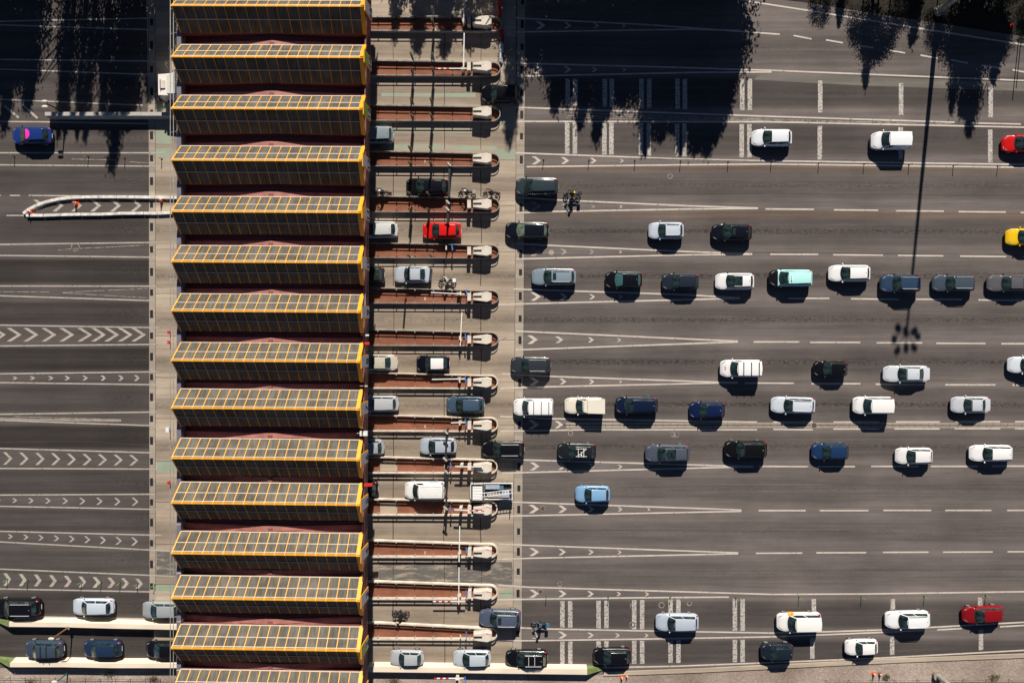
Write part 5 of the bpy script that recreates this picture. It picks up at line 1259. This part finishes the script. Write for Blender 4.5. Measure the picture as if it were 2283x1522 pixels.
def trunk_mesh(kind, seed):
    rnd = random.Random(seed); q = MB(); q.cyl((0, 0, 0), (0, 0, .35), .022, M_bark, .016, n=8); q.cyl((0, 0, .35), (.01, 0, .8 if kind == 'spire' else .6), .016, M_bark, .006, n=8)
    for k in range(7):
        a = rnd.uniform(0, 6.28); z = rnd.uniform(.3, .55); q.cyl((0, 0, z), (.18 * math.cos(a), .18 * math.sin(a), z + .2), .007, M_bark, .003, n=5)
    o = q.build('t'); me = o.data; bpy.data.objects.remove(o); return me
TR = {k: trunk_mesh(k, 3) for k in ('spire', 'round')}
def tree(tip, base_y, kind, v, wid, label, minh=3.0):
    """tip = photo position of the shadow tip on the road; the tree stands beyond the frame at base_y"""
    t = G(*tip); by = G(tip[0], base_y).y; h = max(minh, (by - t.y) / 1.33); h *= .97; x = t.x + .115 * h
    if tip[0] < 400: wid *= .8
    e = empty('conifer_tree' if kind == 'spire' else 'broadleaf_tree', (x, by, 0), label, 'tree', 'trees beyond the upper road edge', random.uniform(0, 6.28))
    for nm, me in (('trunk', TR[kind]), ('crown', CR[(kind, v)])):
        o = bpy.data.objects.new(nm, me); C.objects.link(o); o.parent = e; o.scale = (h * wid, h * wid, h) if nm == 'crown' else (h, h, h)
    return e
TL = [((1235, 255), -90, 'spire', 0, 1.0), ((1262, 240), -110, 'spire', 1, 1.0), ((1292, 292), -90, 'spire', 2, .8), ((1329, 318), -90, 'spire', 0, .8), ((1310, 200), -60, 'round', 0, 1.1),
      ((1352, 262), -120, 'spire', 1, 1.0), ((1385, 240), -80, 'spire', 2, 1.1), ((1408, 255), -100, 'round', 1, .9), ((1438, 345), -70, 'spire', 0, .85), ((1470, 315), -100, 'spire', 1, 1.0),
      ((1498, 300), -80, 'spire', 2, 1.0), ((1517, 340), -90, 'spire', 0, .9), ((1546, 345), -110, 'spire', 1, .9), ((1573, 352), -80, 'spire', 2, .9), ((1595, 318), -70, 'spire', 0, 1.1),
      ((1618, 262), -90, 'spire', 1, .8), ((1460, 230), -50, 'round', 2, 1.2), ((1540, 240), -60, 'round', 0, 1.2), ((1590, 235), -50, 'round', 1, .9), ((1390, 180), -50, 'round', 2, 1.3),
      ((1238, 190), -60, 'round', 1, 1.2), ((1200, 130), -50, 'round', 0, 1.5), ((1185, 150), -120, 'spire', 2, 1.1), ((1330, 150), -160, 'round', 1, 1.3), ((1500, 170), -170, 'round', 2, 1.3), ((1420, 130), -170, 'round', 0, 1.3), ((1580, 170), -170, 'round', 1, 1.2),
      ((1150, 120), -150, 'round', 1, 1.1), ((1090, 60), -60, 'round', 2, 1.0), ((1045, 110), -260, 'spire', 0, 1.0), ((990, 130), -300, 'spire', 1, .9), ((930, 120), -260, 'spire', 2, .9),
      ((975, 40), -90, 'round', 0, 1.2), ((880, 90), -240, 'spire', 0, .8), ((1120, 135), -100, 'spire', 1, 1.0), ((1135, 325), -250, 'spire', 2, .55),
      ((700, 60), -90, 'round', 2, 1.0), ((560, 70), -110, 'round', 0, 1.0), ((450, 60), -100, 'round', 1, 1.0),
      ((335, 225), -110, 'spire', 0, 1.2), ((250, 385), -120, 'spire', 1, .8), ((285, 290), -90, 'spire', 2, 1.1), ((225, 290), -100, 'spire', 0, .6), ((190, 318), -110, 'spire', 1, .55), ((172, 312), -90, 'spire', 2, .5), ((145, 305), -100, 'spire', 0, .55),
      ((130, 315), -80, 'spire', 1, .5), ((60, 250), -90, 'spire', 2, 1.2), ((10, 292), -100, 'spire', 0, 1.1), ((-20, 280), -90, 'spire', 1, 1.2), ((310, 170), -60, 'round', 1, 1.2), ((30, 190), -60, 'round', 2, 1.0), ((370, 120), -60, 'round', 0, 1.0),
      ((355, 250), -140, 'spire', 2, .9), ((-50, 180), -70, 'round', 0, 1.3), ((30, 200), -200, 'round', 0, 1.0),
      ((1825, 58), -40, 'round', 0, 1.2), ((1870, 62), -120, 'spire', 2, .8), ((1928, 200), -25, 'spire', 0, .8), ((1946, 135), -20, 'round', 1, 1.3), ((1915, 110), -30, 'round', 2, 1.1), ((2032, 105), -200, 'spire', 1, .8),
      ((1975, 110), -10, 'round', 0, 1.0), ((2160, 305), -60, 'spire', 2, .8), ((2145, 265), -60, 'spire', 1, .9), ((2120, 255), -70, 'spire', 0, .6), ((2110, 135), -20, 'round', 1, 1.2), ((2190, 150), -20, 'round', 2, 1.4), ((2155, 160), -40, 'round', 0, 1.3), ((2225, 130), 0, 'round', 1, 1.1), ((2080, 110), -20, 'round', 2, 1.0),
      ((2215, 190), -60, 'spire', 0, .9), ((2290, 95), -40, 'round', 0, 1.1), ((2010, 70), -60, 'round', 1, 1.0)]
for k, (x, y, sc, lb) in enumerate([(246, 1500, .9, 'dry brown shrub on the bottom left gravel below the navy hatchback'), (70, 1519, .8, 'dry brown shrub at the very bottom left corner'), (343, 1512, .7, 'small dry shrub beside the roof on the bottom left gravel'),
                                   (1975, 1508, .5, 'tuft of weeds right of the brown cone'), (2215, 1508, .8, 'dry shrub on the gravel near the bottom right corner'), (880, 1516, .8, 'dry shrub on the gravel left of the striped boom')]):
    e = empty('dry_shrub', G(x, y), lb, 'shrub', 'dry shrubs on the gravel')
    rnd = random.Random(k); vs = []; fs = []
    for _ in range(260):
        c = Vector((rnd.gauss(0, .28), rnd.gauss(0, .2), abs(rnd.gauss(.05, .12)))) * sc * 1.6; u = Vector((rnd.gauss(0, 1), rnd.gauss(0, 1), rnd.gauss(0, 1))).normalized() * .06; v_ = u.orthogonal() * .6; o = len(vs)
        vs += [c - u, c + v_, c + u, c - v_]; fs.append((o, o + 1, o + 2, o + 3))
    me = bpy.data.meshes.new('foliage'); me.from_pydata(vs, [], fs); me.materials.append(M_scrub); o = bpy.data.objects.new('foliage', me); C.objects.link(o); o.parent = e
    q = MB()
    for a in range(5): q.cyl((0, 0, 0), (.2 * math.cos(a * 1.26) * sc, .2 * math.sin(a * 1.26) * sc, .2), .012, M_bark, n=5)
    q.build('stem', e)
TL.sort(key=lambda t: t[0][0])
for k, (tip, by, kd, v, wd) in enumerate(TL):
    zone = 'upper left corner' if tip[0] < 400 else 'yellow roof top end' if tip[0] < 820 else 'top toll islands' if tip[0] < 1175 else 'upper right lanes' if tip[0] < 1700 else 'top right curve'
    num_in = sum(1 for t in TL[:k] if (('upper left corner' if t[0][0] < 400 else 'yellow roof top end' if t[0][0] < 820 else 'top toll islands' if t[0][0] < 1175 else 'upper right lanes' if t[0][0] < 1700 else 'top right curve') == zone))
    tree(tip, by, kd, v, wd, '%s %s, %s from the left of those shading the %s' % ('tall pointed' if kd == 'spire' else 'round bushy', 'conifer' if kd == 'spire' else 'tree', ORD[num_in], zone))
